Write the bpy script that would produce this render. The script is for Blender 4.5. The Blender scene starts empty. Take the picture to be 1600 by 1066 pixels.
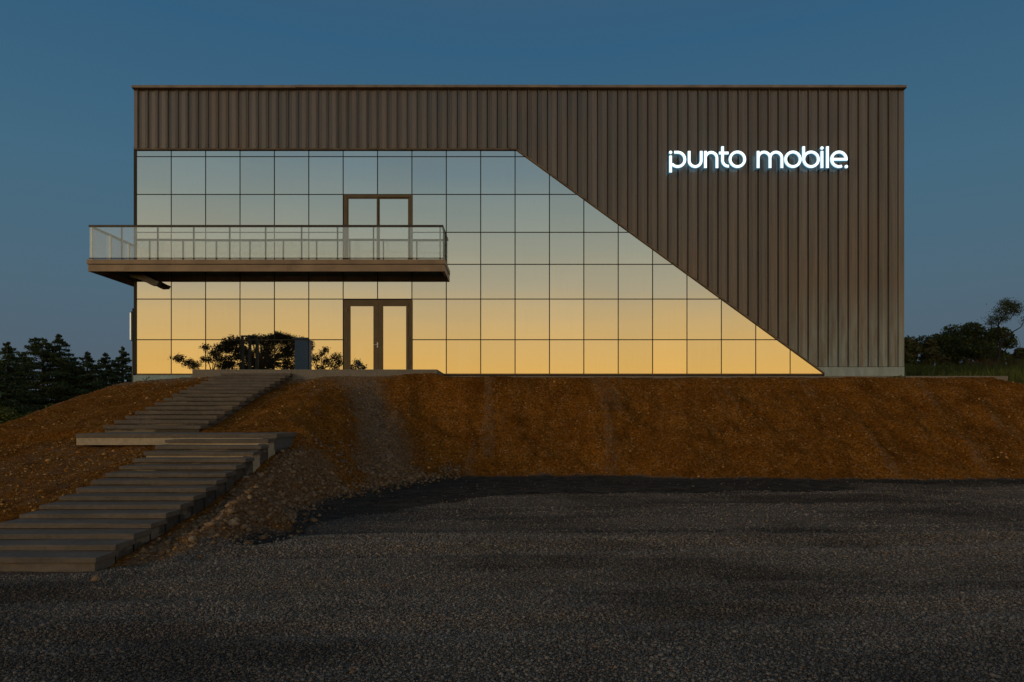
import bpy, math, random
import numpy as np

random.seed(11)
RNG = np.random.default_rng(7)
S = bpy.context.scene
COL = S.collection
rad = math.radians

# ------------------------------------------------------------------ camera
F = 1600 * 24.0 / 36.0            # focal length in photograph pixels
D = 23.82                         # camera to glass facade
ZC = -66 * D / F                  # camera height, the foot of the glass is z = 0
HOR = 650.0                       # row of the horizon in the photograph

def WX(px, d=D): return (px - 800.0) * d / F
def WZ(py, d=D): return ZC + (HOR - py) * d / F

cam_data = bpy.data.cameras.new('camera')
cam = bpy.data.objects.new('camera', cam_data)
COL.objects.link(cam)
cam.location = (0, 0, ZC)
cam.rotation_euler = (rad(90), 0, 0)
cam_data.lens = 24.0
cam_data.sensor_width = 36.0
cam_data.shift_y = (HOR - 533.0) / 1600.0
cam_data.clip_end = 3000
S.camera = cam

# ------------------------------------------------------------------ dusk sky: afterglow behind the camera
world = bpy.data.worlds.new('World')
S.world = world
world.use_nodes = True
wn, wl = world.node_tree.nodes, world.node_tree.links
bg = wn['Background']
bg.inputs['Strength'].default_value = 1.0

def wnode(t, **kw):
    n = wn.new(t)
    for k, v in kw.items(): setattr(n, k, v)
    return n

def wmath(op, a, b=None):
    n = wnode('ShaderNodeMath', operation=op)
    for i, v in enumerate((a, b)):
        if v is None: continue
        if isinstance(v, (int, float)): n.inputs[i].default_value = v
        else: wl.new(v, n.inputs[i])
    return n.outputs[0]

tc = wnode('ShaderNodeTexCoord')
sep = wnode('ShaderNodeSeparateXYZ')
wl.new(tc.outputs['Generated'], sep.inputs[0])
hx = wmath('MULTIPLY', sep.outputs[0], sep.outputs[0])
hy = wmath('MULTIPLY', sep.outputs[1], sep.outputs[1])
hl = wmath('MAXIMUM', wmath('SQRT', wmath('ADD', hx, hy)), 0.001)
back = wmath('MULTIPLY', wmath('DIVIDE', sep.outputs[1], hl), -1.0)
mr = wnode('ShaderNodeMapRange', interpolation_type='SMOOTHSTEP')
mr.inputs['From Min'].default_value = -0.45
mr.inputs['From Max'].default_value = 0.80
wl.new(back, mr.inputs['Value'])
zz = wmath('MAXIMUM', sep.outputs[2], 0.0)
# thin veils of cloud low in the west bend the colour bands a little
mpv = wnode('ShaderNodeMapping')
mpv.inputs['Scale'].default_value = (1.6, 1.6, 9.0)
wl.new(tc.outputs['Generated'], mpv.inputs[0])
nz = wnode('ShaderNodeTexNoise')
nz.inputs['Scale'].default_value = 1.4
nz.inputs['Detail'].default_value = 3.0
wl.new(mpv.outputs[0], nz.inputs['Vector'])
zz2 = wmath('ADD', zz, wmath('MULTIPLY', wmath('SUBTRACT', nz.outputs['Fac'], 0.5), 0.035))

def ramp(stops, fac):
    r = wnode('ShaderNodeValToRGB')
    el = r.color_ramp.elements
    while len(el) < len(stops): el.new(0.5)
    for e, (p, c) in zip(el, stops):
        e.position = p
        e.color = (*c, 1)
    wl.new(fac, r.inputs[0])
    return r.outputs[0]

cool = ramp([(0.00, (.092, .112, .138)), (0.07, (.086, .121, .158)), (0.17, (.076, .137, .188)), (0.31, (.056, .139, .212)),
             (0.47, (.034, .111, .204)), (0.75, (.055, .095, .145)), (1.0, (.070, .090, .115))], zz2)
warm = ramp([(0.00, (1.28, .66, .15)), (0.07, (1.12, .67, .185)), (0.135, (.92, .64, .28)), (0.185, (.62, .55, .38)), (0.235, (.47, .48, .385)),
             (0.285, (.35, .42, .40)), (0.340, (.245, .350, .400)), (0.52, (.14, .20, .26)), (0.75, (.085, .115, .15)), (1.0, (.070, .090, .115))], zz2)
mx = wnode('ShaderNodeMix', data_type='RGBA')
wl.new(mr.outputs[0], mx.inputs['Factor'])
wl.new(cool, mx.inputs['A'])
wl.new(warm, mx.inputs['B'])
wl.new(mx.outputs['Result'], bg.inputs['Color'])

# afterglow of the sun that has just gone down behind the camera, to its left
sun_data = bpy.data.lights.new('sun', 'SUN')
sun_data.energy = 0.66
sun_data.angle = rad(14)
sun_data.color = (1.0, .70, .36)
sun = bpy.data.objects.new('sun', sun_data)
COL.objects.link(sun)
sun.location = (-40, -50, 30)
# light travels from behind-left, low
az, el = rad(56), rad(12)
import mathutils
dirv = mathutils.Vector((math.sin(az) * math.cos(el), math.cos(az) * math.cos(el), -math.sin(el)))
sun.rotation_euler = dirv.to_track_quat('-Z', 'Y').to_euler()

S.view_settings.view_transform = 'Standard'
S.view_settings.look = 'None'
S.view_settings.exposure = 0.0
S.view_settings.gamma = 1.0
S.view_settings.use_curve_mapping = False
S.render.engine = 'CYCLES'
S.cycles.use_denoising = True
S.cycles.max_bounces = 8
S.cycles.transparent_max_bounces = 16

# ------------------------------------------------------------------ materials
class NT:
    """small helper for building node materials"""
    def __init__(self, name):
        self.m = bpy.data.materials.new(name)
        self.m.use_nodes = True
        self.n = self.m.node_tree.nodes
        self.l = self.m.node_tree.links
        self.b = self.n['Principled BSDF']
        self.out = self.n['Material Output']
    def node(self, t, **kw):
        n = self.n.new(t)
        for k, v in kw.items(): setattr(n, k, v)
        return n
    def put(self, sock, v):
        if hasattr(v, 'is_linked') or hasattr(v, 'links'): self.l.new(v, sock)
        elif isinstance(v, tuple) and len(v) == 3 and sock.type == 'RGBA': sock.default_value = (*v, 1)
        else: sock.default_value = v
    def math(self, op, a, b=0.0, clamp=False):
        n = self.node('ShaderNodeMath', operation=op, use_clamp=clamp)
        self.put(n.inputs[0], a); self.put(n.inputs[1], b)
        return n.outputs[0]
    def mix(self, f, a, b, blend='MIX'):
        n = self.node('ShaderNodeMix', data_type='RGBA', blend_type=blend)
        self.put(n.inputs['Factor'], f); self.put(n.inputs['A'], a); self.put(n.inputs['B'], b)
        return n.outputs['Result']
    def coord(self, scale=(1, 1, 1), which='Object', loc=(0, 0, 0)):
        t = self.node('ShaderNodeTexCoord')
        m = self.node('ShaderNodeMapping')
        m.inputs['Scale'].default_value = scale
        m.inputs['Location'].default_value = loc
        self.l.new(t.outputs[which], m.inputs[0])
        return m.outputs[0]
    def wcoord(self, scale=(1, 1, 1)):
        g = self.node('ShaderNodeNewGeometry')
        m = self.node('ShaderNodeMapping')
        m.inputs['Scale'].default_value = scale
        self.l.new(g.outputs['Position'], m.inputs[0])
        return m.outputs[0]
    def noise(self, vec, scale, detail=4, rough=0.55):
        n = self.node('ShaderNodeTexNoise')
        n.inputs['Scale'].default_value = scale
        n.inputs['Detail'].default_value = detail
        n.inputs['Roughness'].default_value = rough
        self.l.new(vec, n.inputs['Vector'])
        return n.outputs['Fac']
    def voro(self, vec, scale, out='Color', feature='F1'):
        n = self.node('ShaderNodeTexVoronoi', feature=feature)
        n.inputs['Scale'].default_value = scale
        self.l.new(vec, n.inputs['Vector'])
        return n.outputs[out]
    def remap(self, v, a, b, c=0.0, d=1.0, smooth=False):
        n = self.node('ShaderNodeMapRange')
        if smooth: n.interpolation_type = 'SMOOTHSTEP'
        for k, x in zip(('From Min', 'From Max', 'To Min', 'To Max'), (a, b, c, d)): n.inputs[k].default_value = x
        self.l.new(v, n.inputs['Value'])
        return n.outputs[0]
    def sepc(self, v, i):
        n = self.node('ShaderNodeSeparateColor')
        self.l.new(v, n.inputs[0])
        return n.outputs[i]
    def bump(self, h, strength=0.4, dist=0.02):
        n = self.node('ShaderNodeBump')
        n.inputs['Strength'].default_value = strength
        n.inputs['Distance'].default_value = dist
        self.l.new(h, n.inputs['Height'])
        self.l.new(n.outputs[0], self.b.inputs['Normal'])
        return n
    def final(self, color, rough=0.8, metal=0.0, spec=0.4):
        self.put(self.b.inputs['Base Color'], color)
        self.put(self.b.inputs['Roughness'], rough)
        self.put(self.b.inputs['Metallic'], metal)
        self.put(self.b.inputs['Specular IOR Level'], spec)
        return self.m

def simple(name, c, rough=0.6, metal=0.0, var=0.15, scale=6.0, spec=0.4, bumpd=0.0):
    t = NT(name)
    v = t.wcoord()
    f = t.noise(v, scale)
    dark = tuple(x * (1 - var) for x in c)
    lite = tuple(x * (1 + var) for x in c)
    if bumpd: t.bump(t.noise(v, scale * 8, 5), 0.5, bumpd)
    return t.final(t.mix(t.remap(f, .3, .7), dark, lite), rough, metal, spec)

# --- cladding: brown coated steel, each sheet a shade of its own
def make_cladding():
    t = NT('brown_coated_steel')
    oi = t.node('ShaderNodeObjectInfo')
    r = oi.outputs['Random']
    base = t.mix(r, (.150, .132, .120), (.205, .174, .155))
    v = t.wcoord((14, 14, .35))
    streak = t.noise(v, 1.0, 5, .6)
    c = t.mix(t.remap(streak, .35, .75, 0, .55), base, (.115, .104, .100))
    v2 = t.wcoord((1, 1, .6))
    blot = t.noise(v2, .55, 3)
    c = t.mix(t.remap(blot, .45, .75, 0, .5), c, (.225, .158, .115))
    # paler bluish patches near the foot of the right-hand sheets
    g = t.node('ShaderNodeNewGeometry')
    s = t.node('ShaderNodeSeparateXYZ')
    t.l.new(g.outputs['Position'], s.inputs[0])
    foot = t.math('MULTIPLY', t.remap(s.outputs[2], 3.2, .3), t.remap(s.outputs[0], 8.5, 10.8))
    foot = t.math('MULTIPLY', foot, t.remap(t.noise(t.wcoord((5, 5, .8)), 1.2, 5), .3, .62))
    c = t.mix(t.math('MULTIPLY', foot, .9, True), c, (.26, .33, .36))
    grain = t.noise(t.wcoord((60, 60, 2)), 1.0, 2)
    dent = t.noise(t.wcoord((2.6, 2.6, .9)), 1.0, 3, .5)
    t.bump(t.math('ADD', t.math('MULTIPLY', grain, .12), dent), .55, .010)
    return t.final(c, t.remap(streak, .3, .7, .30, .48), 0.45, .5)
M_CLAD = make_cladding()
M_BRONZE = simple('bronze_aluminium', (.125, .090, .052), .45, .35, .12, 3)
M_CAP = simple('dark_brown_trim', (.25, .195, .15), .42, .1, .3, 2)
M_MULL = simple('dark_joint_profile', (.020, .017, .013), .7, 0, .2, 5)
M_BACK = simple('black_backing', (.010, .009, .008), .9, 0, .2, 5)
M_INT = simple('interior_plaster', (.16, .15, .14), .9, 0, .1, 1)
M_PIER = simple('interior_white_column', (.62, .62, .60), .8, 0, .05, 1)
M_GALV = NT('galvanised_sheet')
_v = M_GALV.wcoord((3, 3, 1))
_c = M_GALV.mix(M_GALV.remap(M_GALV.noise(_v, 2.2, 5), .35, .7), (.24, .31, .33), (.34, .41, .43))
M_GALV = M_GALV.final(_c, .42, .3)

def make_glass():
    t = NT('solar_mirror_glass')
    glo = t.node('ShaderNodeBsdfGlossy'); glo.inputs['Roughness'].default_value = 0.0
    oi = t.node('ShaderNodeObjectInfo')
    t.l.new(t.mix(oi.outputs['Random'], (.66, .655, .63), (.745, .735, .705)), glo.inputs['Color'])
    tr = t.node('ShaderNodeBsdfTransparent'); tr.inputs['Color'].default_value = (.42, .44, .42, 1)
    dif = t.node('ShaderNodeBsdfDiffuse'); dif.inputs['Color'].default_value = (.42, .38, .30, 1)
    a = t.node('ShaderNodeMixShader'); a.inputs[0].default_value = .90
    t.l.new(tr.outputs[0], a.inputs[1]); t.l.new(glo.outputs[0], a.inputs[2])
    gg = t.node('ShaderNodeNewGeometry')
    # dust: runs, wiped patches
    d1 = t.noise(t.wcoord((9, 9, .8)), 1.3, 5, .6)
    d2 = t.noise(t.wcoord((1, 1, 1)), 1.1, 6, .65)
    f = t.math('MULTIPLY', t.remap(d1, .42, .8), t.remap(d2, .4, .75))
    f = t.math('ADD', t.math('MULTIPLY', f, .07), .012)
    b = t.node('ShaderNodeMixShader')
    t.l.new(f, b.inputs[0]); t.l.new(a.outputs[0], b.inputs[1]); t.l.new(dif.outputs[0], b.inputs[2])
    # faint roller waviness of toughened glass
    w = t.noise(t.coord((1, 1, 1)), .9, 1)
    bp = t.node('ShaderNodeBump'); bp.inputs['Strength'].default_value = .5; bp.inputs['Distance'].default_value = .0018
    t.l.new(w, bp.inputs['Height'])
    t.l.new(bp.outputs[0], glo.inputs['Normal'])
    # the inner face of each pane only lets light through
    tr2 = t.node('ShaderNodeBsdfTransparent')
    c2 = t.node('ShaderNodeMixShader')
    t.l.new(gg.outputs['Backfacing'], c2.inputs[0]); t.l.new(b.outputs[0], c2.inputs[1]); t.l.new(tr2.outputs[0], c2.inputs[2])
    t.l.new(c2.outputs[0], t.out.inputs['Surface'])
    return t.m
M_GLASS = make_glass()

def make_balustrade():
    t = NT('clear_balustrade_glass')
    glo = t.node('ShaderNodeBsdfGlossy'); glo.inputs['Roughness'].default_value = .02; glo.inputs['Color'].default_value = (.95, .97, .97, 1)
    tr = t.node('ShaderNodeBsdfTransparent'); tr.inputs['Color'].default_value = (.98, .99, .99, 1)
    dif = t.node('ShaderNodeBsdfDiffuse'); dif.inputs['Color'].default_value = (.95, .97, .97, 1)
    a = t.node('ShaderNodeMixShader'); a.inputs[0].default_value = .14
    t.l.new(tr.outputs[0], a.inputs[1]); t.l.new(glo.outputs[0], a.inputs[2])
    b = t.node('ShaderNodeMixShader'); b.inputs[0].default_value = .05
    t.l.new(a.outputs[0], b.inputs[1]); t.l.new(dif.outputs[0], b.inputs[2])
    t.l.new(b.outputs[0], t.out.inputs['Surface'])
    return t.m
M_BAL = make_balustrade()

def make_concrete(name, c, stain, rough=.85, pale=None):
    t = NT(name)
    v = t.wcoord((.7, 1, 3))
    f = t.noise(v, 2.3, 6, .6)
    col = t.mix(t.remap(f, .35, .7), c, stain)
    f2 = t.noise(t.wcoord((1, 1, 1)), 14, 5)
    col = t.mix(t.remap(f2, .4, .75, 0, .5), col, tuple(x * .55 for x in c))
    if pale:
        f3 = t.noise(t.wcoord((.8, 1.5, 4)), 1.3, 4)
        col = t.mix(t.remap(f3, .53, .60), col, pale)
    t.bump(t.noise(t.wcoord(), 40, 6), .5, .006)
    return t.final(col, rough, 0, .3)
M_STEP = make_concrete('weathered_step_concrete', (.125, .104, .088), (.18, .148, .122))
M_LAND = make_concrete('landing_concrete', (.135, .115, .10), (.19, .158, .13))
M_RISER = make_concrete('nosing_shade_riser', (.070, .058, .048), (.105, .088, .072), pale=(.20, .165, .125))  # darker than the treads: shade under the nosing is put into the colour
M_PALE = make_concrete('pale_formwork_concrete', (.42, .345, .25), (.52, .43, .31))
M_SIDE = make_concrete('grey_side_concrete', (.105, .108, .108), (.14, .142, .14))
M_SLAB = make_concrete('foundation_concrete', (.20, .18, .155), (.26, .225, .185))
M_PLINTH = make_concrete('blue_grey_plinth', (.30, .42, .44), (.36, .48, .48))
M_SOFFIT = simple('dark_green_soffit_board', (.045, .080, .074), .5, .1, .3, 2)
M_BEAM = simple('brown_steel_beam', (.29, .205, .135), .5, .1, .25, 1.4)
M_RAIL = simple('dark_handrail', (.055, .046, .037), .4, .4, .2, 4)
M_POST = simple('grey_post', (.11, .12, .115), .45, .4, .15, 4)
M_STEEL = simple('pale_steel', (.72, .70, .64), .35, .2, .1, 4)
M_SCREW = simple('screw_heads', (.03, .027, .024), .5, .5, .1, 9)

def make_emit(name, c, s):
    t = NT(name)
    t.b.inputs['Base Color'].default_value = (.8, .8, .8, 1)
    t.b.inputs['Emission Color'].default_value = (*c, 1)
    t.b.inputs['Emission Strength'].default_value = s
    return t.m
M_LIT = make_emit('lit_acrylic_face', (.74, .93, 1.0), 1.5)
M_RETURN = NT('letter_return')
M_RETURN.b.inputs['Base Color'].default_value = (.045, .06, .07, 1)
M_RETURN.b.inputs['Roughness'].default_value = .4
M_RETURN.b.inputs['Emission Color'].default_value = (.25, .55, .75, 1)
M_RETURN.b.inputs['Emission Strength'].default_value = .12
M_RETURN = M_RETURN.m
M_BACKLIT = make_emit('back_lit_letter_face', (.45, .78, 1.0), 1.3)
M_HALO = make_emit('lit_letter_rim', (.30, .68, .95), .95)

# ground
def make_ground():
    t = NT('site_ground')
    at = t.node('ShaderNodeAttribute'); at.attribute_name = 'zone'
    soil = t.sepc(at.outputs['Color'], 0)
    dark = t.sepc(at.outputs['Color'], 1)
    grey = t.sepc(at.outputs['Color'], 2)
    grass = at.outputs['Alpha']
    w = t.wcoord()
    edge = t.math('MULTIPLY', t.math('SUBTRACT', t.noise(w, 3.5, 6, .65), .5), .9)
    def sharpen(m, k=.25):
        return t.remap(t.math('ADD', m, edge), .5 - k, .5 + k, 0, 1, True)
    # gravel
    cell = t.voro(w, 50)
    cv = t.sepc(cell, 0)
    gc = t.mix(cv, (.080, .067, .056), (.31, .262, .225))
    gc = t.mix(t.remap(t.sepc(cell, 1), .8, 1.0, 0, .5), gc, (.17, .125, .10))
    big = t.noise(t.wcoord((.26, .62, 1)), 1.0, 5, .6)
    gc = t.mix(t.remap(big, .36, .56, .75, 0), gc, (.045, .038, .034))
    tr = t.noise(t.wcoord((.11, .9, 1)), 1.3, 4, .5)
    gc = t.mix(t.remap(tr, .54, .64, 0, .5), gc, (.060, .062, .068))
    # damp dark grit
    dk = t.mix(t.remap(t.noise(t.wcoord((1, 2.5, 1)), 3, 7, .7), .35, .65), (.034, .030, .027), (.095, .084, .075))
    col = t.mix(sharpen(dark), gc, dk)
    # soil
    s1 = t.noise(w, 1.1, 6, .6)
    sc = t.mix(t.remap(s1, .3, .7), (.20, .072, .007), (.44, .170, .020))
    s2 = t.noise(t.wcoord((3.2, .8, .8)), 1.2, 6, .65)
    sc = t.mix(t.remap(s2, .5, .72, 0, .6), sc, (.46, .215, .050))
    s3 = t.noise(w, 16, 5, .7)
    sc = t.mix(t.remap(s3, .38, .60, .85, 0), sc, (.060, .024, .006))
    pc = t.voro(w, 26)
    peb = t.math('MULTIPLY', t.remap(t.sepc(pc, 0), .84, .9), t.remap(t.noise(w, 2.2, 4), .38, .6))
    sc = t.mix(peb, sc, t.mix(t.sepc(pc, 1), (.24, .115, .04), (.44, .26, .13)))
    gs = t.mix(t.sepc(pc, 2), (.12, .075, .042), (.34, .25, .175))
    sc = t.mix(sharpen(grey, .35), sc, gs)
    col = t.mix(sharpen(soil, .22), col, sc)
    gr = t.mix(t.noise(w, 2.5, 6), (.035, .045, .014), (.075, .085, .028))
    col = t.mix(sharpen(grass), col, gr)
    h1 = t.voro(w, 50, 'Distance')
    h2 = t.noise(w, 9, 8, .7)
    h = t.math('ADD', t.math('MULTIPLY', h1, -.5), h2)
    t.bump(h, 1.0, .07)
    return t.final(col, .98, 0, .04)
M_GROUND = make_ground()

def stone_mat(name, a, b, c, share=.2):
    t = NT(name)
    g = t.node('ShaderNodeNewGeometry')
    r = g.outputs['Random Per Island']
    col = t.mix(r, a, b)
    wn2 = t.node('ShaderNodeTexWhiteNoise', noise_dimensions='1D')
    t.l.new(t.math('MULTIPLY', r, 917.0), wn2.inputs['W'])
    col = t.mix(t.remap(wn2.outputs['Value'], 1 - share, 1, 0, 1), col, c)
    # damp wheel tracks
    tr = t.noise(t.wcoord((.11, .9, 1)), 1.3, 4, .5)
    col = t.mix(t.remap(tr, .54, .64, 0, .45), col, (.060, .062, .068))
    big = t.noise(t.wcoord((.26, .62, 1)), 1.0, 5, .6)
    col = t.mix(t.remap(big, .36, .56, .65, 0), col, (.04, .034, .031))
    return t.final(col, .9, 0, .2)
M_GRAVEL = stone_mat('crushed_gravel', (.095, .080, .068), (.34, .29, .25), (.27, .17, .11), .12)

def pebble_mat(name, a, b, c):
    t = NT(name)
    g = t.node('ShaderNodeNewGeometry')
    r = g.outputs['Random Per Island']
    col = t.mix(r, a, b)
    f = t.noise(t.wcoord(), 12, 4)
    col = t.mix(t.remap(f, .4, .7, 0, .5), col, c)
    t.bump(t.noise(t.wcoord(), 30, 5), .5, .01)
    return t.final(col, .95, 0, .06)
M_PEB = pebble_mat('bank_pebbles', (.22, .085, .012), (.62, .36, .13), (.21, .08, .010))
M_ROCK = pebble_mat('rubble_limestone', (.13, .082, .048), (.30, .215, .14), (.15, .065, .02))

def leaf_mat(name, a, b):
    t = NT(name)
    g = t.node('ShaderNodeNewGeometry')
    col = t.mix(g.outputs['Random Per Island'], a, b)
    f = t.noise(t.wcoord(), .9, 3)
    col = t.mix(t.remap(f, .35, .65), t.mix(.5, col, tuple(x * .5 for x in a)), col)
    return t.final(col, .8, 0, .15)
M_CONIFER = leaf_mat('conifer_needles', (.055, .082, .038), (.125, .165, .072))
M_PINE = leaf_mat('pine_needles', (.018, .030, .012), (.04, .055, .02))
M_BROAD = leaf_mat('broad_leaves', (.065, .082, .028), (.15, .165, .055))
M_BROAD2 = leaf_mat('olive_leaves', (.10, .098, .040), (.18, .165, .070))
M_GRASS = leaf_mat('tall_grass_blades', (.060, .085, .020), (.16, .185, .055))
M_DRYGRASS = leaf_mat('dry_grass_plumes', (.13, .085, .04), (.20, .13, .065))
M_BARK = simple('bark', (.055, .042, .032), .95, 0, .35, 9, .1, .02)

# ------------------------------------------------------------------ object helpers
def wloc(o):
    v = mathutils.Vector((0, 0, 0))
    while o is not None:
        v = v + o.location
        o = o.parent
    return v

def tag(o, label=None, cat=None, group=None, kind=None):
    if label: o['label'] = label
    if cat: o['category'] = cat
    if group: o['group'] = group
    if kind: o['kind'] = kind
    return o

def empty(name, loc, label, cat, group=None):
    o = bpy.data.objects.new(name, None)
    COL.objects.link(o)
    o.location = loc
    o.empty_display_size = .2
    return tag(o, label, cat, group)

class MB:
    def __init__(self):
        self.v, self.f, self.mi = [], [], []
    def poly(self, pts, faces, mi=0):
        k = len(self.v)
        self.v += [tuple(p) for p in pts]
        for f in faces:
            self.f.append(tuple(i + k for i in f)); self.mi.append(mi)
    def box(self, x0, x1, y0, y1, z0, z1, mi=0):
        p = [(x, y, z) for z in (z0, z1) for y in (y0, y1) for x in (x0, x1)]
        self.poly(p, [(0, 2, 3, 1), (4, 5, 7, 6), (0, 1, 5, 4), (2, 6, 7, 3), (0, 4, 6, 2), (1, 3, 7, 5)], mi)
        return self
    def bevbox(self, x0, x1, y0, y1, z0, z1, b=.008, mi=0):
        """box whose front and top edges (towards -y, +z) are chamfered"""
        prof = [(y0, z0), (y1, z0), (y1, z1), (y0 + b, z1), (y0, z1 - b)]
        self.prism_x(prof, x0, x1, mi)
        return self
    def prism_x(self, prof, x0, x1, mi=0):
        n = len(prof)
        p = [(x0, y, z) for y, z in prof] + [(x1, y, z) for y, z in prof]
        f = [tuple(range(n))[::-1], tuple(range(n, 2 * n))] + [(i, (i + 1) % n, n + (i + 1) % n, n + i) for i in range(n)]
        self.poly(p, f, mi)
        return self
    def prism_y(self, prof, y0, y1, mi=0):
        n = len(prof)
        p = [(x, y0, z) for x, z in prof] + [(x, y1, z) for x, z in prof]
        f = [tuple(range(n)), tuple(range(n, 2 * n))[::-1]] + [((i + 1) % n, i, n + i, n + (i + 1) % n) for i in range(n)]
        self.poly(p, f, mi)
        return self
    def tube(self, pts, radii, n=7, mi=0):
        k = len(self.v)
        pts = [mathutils.Vector(p) for p in pts]
        for i, p in enumerate(pts):
            d = (pts[min(i + 1, len(pts) - 1)] - pts[max(i - 1, 0)])
            d = d.normalized() if d.length > 1e-6 else mathutils.Vector((0, 0, 1))
            u = d.cross(mathutils.Vector((0.13, .99, .05))).normalized()
            w = d.cross(u)
            for j in range(n):
                a = 2 * math.pi * j / n
                self.v.append(tuple(p + (u * math.cos(a) + w * math.sin(a)) * radii[i]))
        for i in range(len(pts) - 1):
            for j in range(n):
                a, b = k + i * n + j, k + i * n + (j + 1) % n
                self.f.append((a, b, b + n, a + n)); self.mi.append(mi)
        self.f.append(tuple(k + j for j in range(n))[::-1]); self.mi.append(mi)
        self.f.append(tuple(k + (len(pts) - 1) * n + j for j in range(n))); self.mi.append(mi)
        return self
    def build(self, name, mats, parent=None, origin=None, smooth=False):
        if not isinstance(mats, (list, tuple)): mats = [mats]
        a = np.array(self.v, dtype=np.float64)
        if origin is None:
            lo, hi = a.min(0), a.max(0)
            origin = ((lo[0] + hi[0]) / 2, (lo[1] + hi[1]) / 2, lo[2])
        a = a - np.array(origin)
        me = bpy.data.meshes.new(name)
        me.from_pydata(a.tolist(), [], self.f)
        for m in mats: me.materials.append(m)
        if len(mats) > 1: me.polygons.foreach_set('material_index', self.mi)
        if smooth: me.polygons.foreach_set('use_smooth', [True] * len(me.polygons))
        me.validate()
        me.update()
        o = bpy.data.objects.new(name, me)
        COL.objects.link(o)
        o.location = mathutils.Vector(origin) - (wloc(parent) if parent else mathutils.Vector((0, 0, 0)))
        if parent: o.parent = parent
        return o

def fast_mesh(name, verts, faces, mat, parent=None, smooth=False, loc=None):
    """numpy arrays in world space -> one mesh object (all faces the same size)"""
    if loc is not None: verts = verts - np.array(loc)
    me = bpy.data.meshes.new(name)
    nv, nf, k = len(verts), len(faces), faces.shape[1]
    me.vertices.add(nv); me.vertices.foreach_set('co', verts.astype(np.float32).ravel())
    me.loops.add(nf * k); me.loops.foreach_set('vertex_index', faces.astype(np.int32).ravel())
    me.polygons.add(nf)
    me.polygons.foreach_set('loop_start', np.arange(0, nf * k, k, dtype=np.int32))
    me.polygons.foreach_set('loop_total', np.full(nf, k, dtype=np.int32))
    if smooth: me.polygons.foreach_set('use_smooth', np.ones(nf, dtype=bool))
    me.update(calc_edges=True)
    me.materials.append(mat)
    o = bpy.data.objects.new(name, me)
    COL.objects.link(o)
    if loc is not None:
        o.location = mathutils.Vector(loc) - (wloc(parent) if parent else mathutils.Vector((0, 0, 0)))
    if parent: o.parent = parent
    return o

# ------------------------------------------------------------------ stair layout (shared by terrain and steps)
LOW_Y = [871, 852, 834.6, 818, 803, 789, 775.5, 763, 751, 739.5, 728, 717, 706.5, 696.6, 687, 678]
LOW_D = [8.13 + .412 * i for i in range(16)]
LOW_Z = [WZ(y, d) for y, d in zip(LOW_Y, LOW_D)]
UP_Y = [665, 657, 649.5, 642.5, 635.6, 628.5, 622, 615.6, 610, 605, 600.5, 596, 591.5, 587.3, 583.3]
UP_D = [15.6 + .449 * i for i in range(15)]
UP_Z = [WZ(y, d) for y, d in zip(UP_Y, UP_D)]
XL1 = -4.953; XL0 = XL1 - 2.10
XU1 = -7.13; XU0 = XU1 - 2.22
LAND_Z = LOW_Z[-1]

# ------------------------------------------------------------------ value noise
def _hash(ix, iy, seed):
    h = (ix.astype(np.int64) * 374761393 + iy.astype(np.int64) * 668265263 + seed * 974711) & 0x7fffffff
    h = ((h ^ (h >> 13)) * 1274126177) & 0x7fffffff
    return ((h ^ (h >> 16)) & 0xffff) / 65535.0
def vnoise(x, y, seed=0):
    ix, iy = np.floor(x), np.floor(y)
    fx, fy = x - ix, y - iy
    fx, fy = fx * fx * (3 - 2 * fx), fy * fy * (3 - 2 * fy)
    ix, iy = ix.astype(np.int64), iy.astype(np.int64)
    a, b = _hash(ix, iy, seed), _hash(ix + 1, iy, seed)
    c, d = _hash(ix, iy + 1, seed), _hash(ix + 1, iy + 1, seed)
    return (a * (1 - fx) + b * fx) * (1 - fy) + (c * (1 - fx) + d * fx) * fy
def fbm(x, y, octv=4, seed=0, gain=.5):
    s, a, t = 0, 1.0, 0
    for i in range(octv):
        s = s + a * (vnoise(x * 2 ** i + 17.3 * i, y * 2 ** i + 9.1 * i, seed + i) - .5)
        t += a; a *= gain
    return s / t * 2
def sstep(a, b, x):
    t = np.clip((x - a) / (b - a), 0, 1)
    return t * t * (3 - 2 * t)

# ------------------------------------------------------------------ terrain
TOE = np.array([(-40, 5.6), (-12, 7.6), (-8.0, 8.15), (-5.0, 8.3), (-4.45, 8.7), (-4.0, 9.6), (-3.75, 10.6), (-4.05, 11.8), (-3.95, 13.2), (-3.65, 14.8), (-3.2, 16.4),
                (-2.4, 17.7), (-1.2, 18.5), (1.0, 18.9), (3.2, 18.6), (4.6, 17.9), (8, 17.6), (12, 17.7), (14.5, 18.0), (24, 18.4), (60, 18.8)], dtype=float)
SY = np.array([6.0, 7.9] + LOW_D + UP_D + [22.6, 24.0])
SZ = np.array([LOW_Z[0] - .25, LOW_Z[0] - .16] + LOW_Z + UP_Z + [UP_Z[-1] + .09, UP_Z[-1] + .09]) - .13

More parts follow.
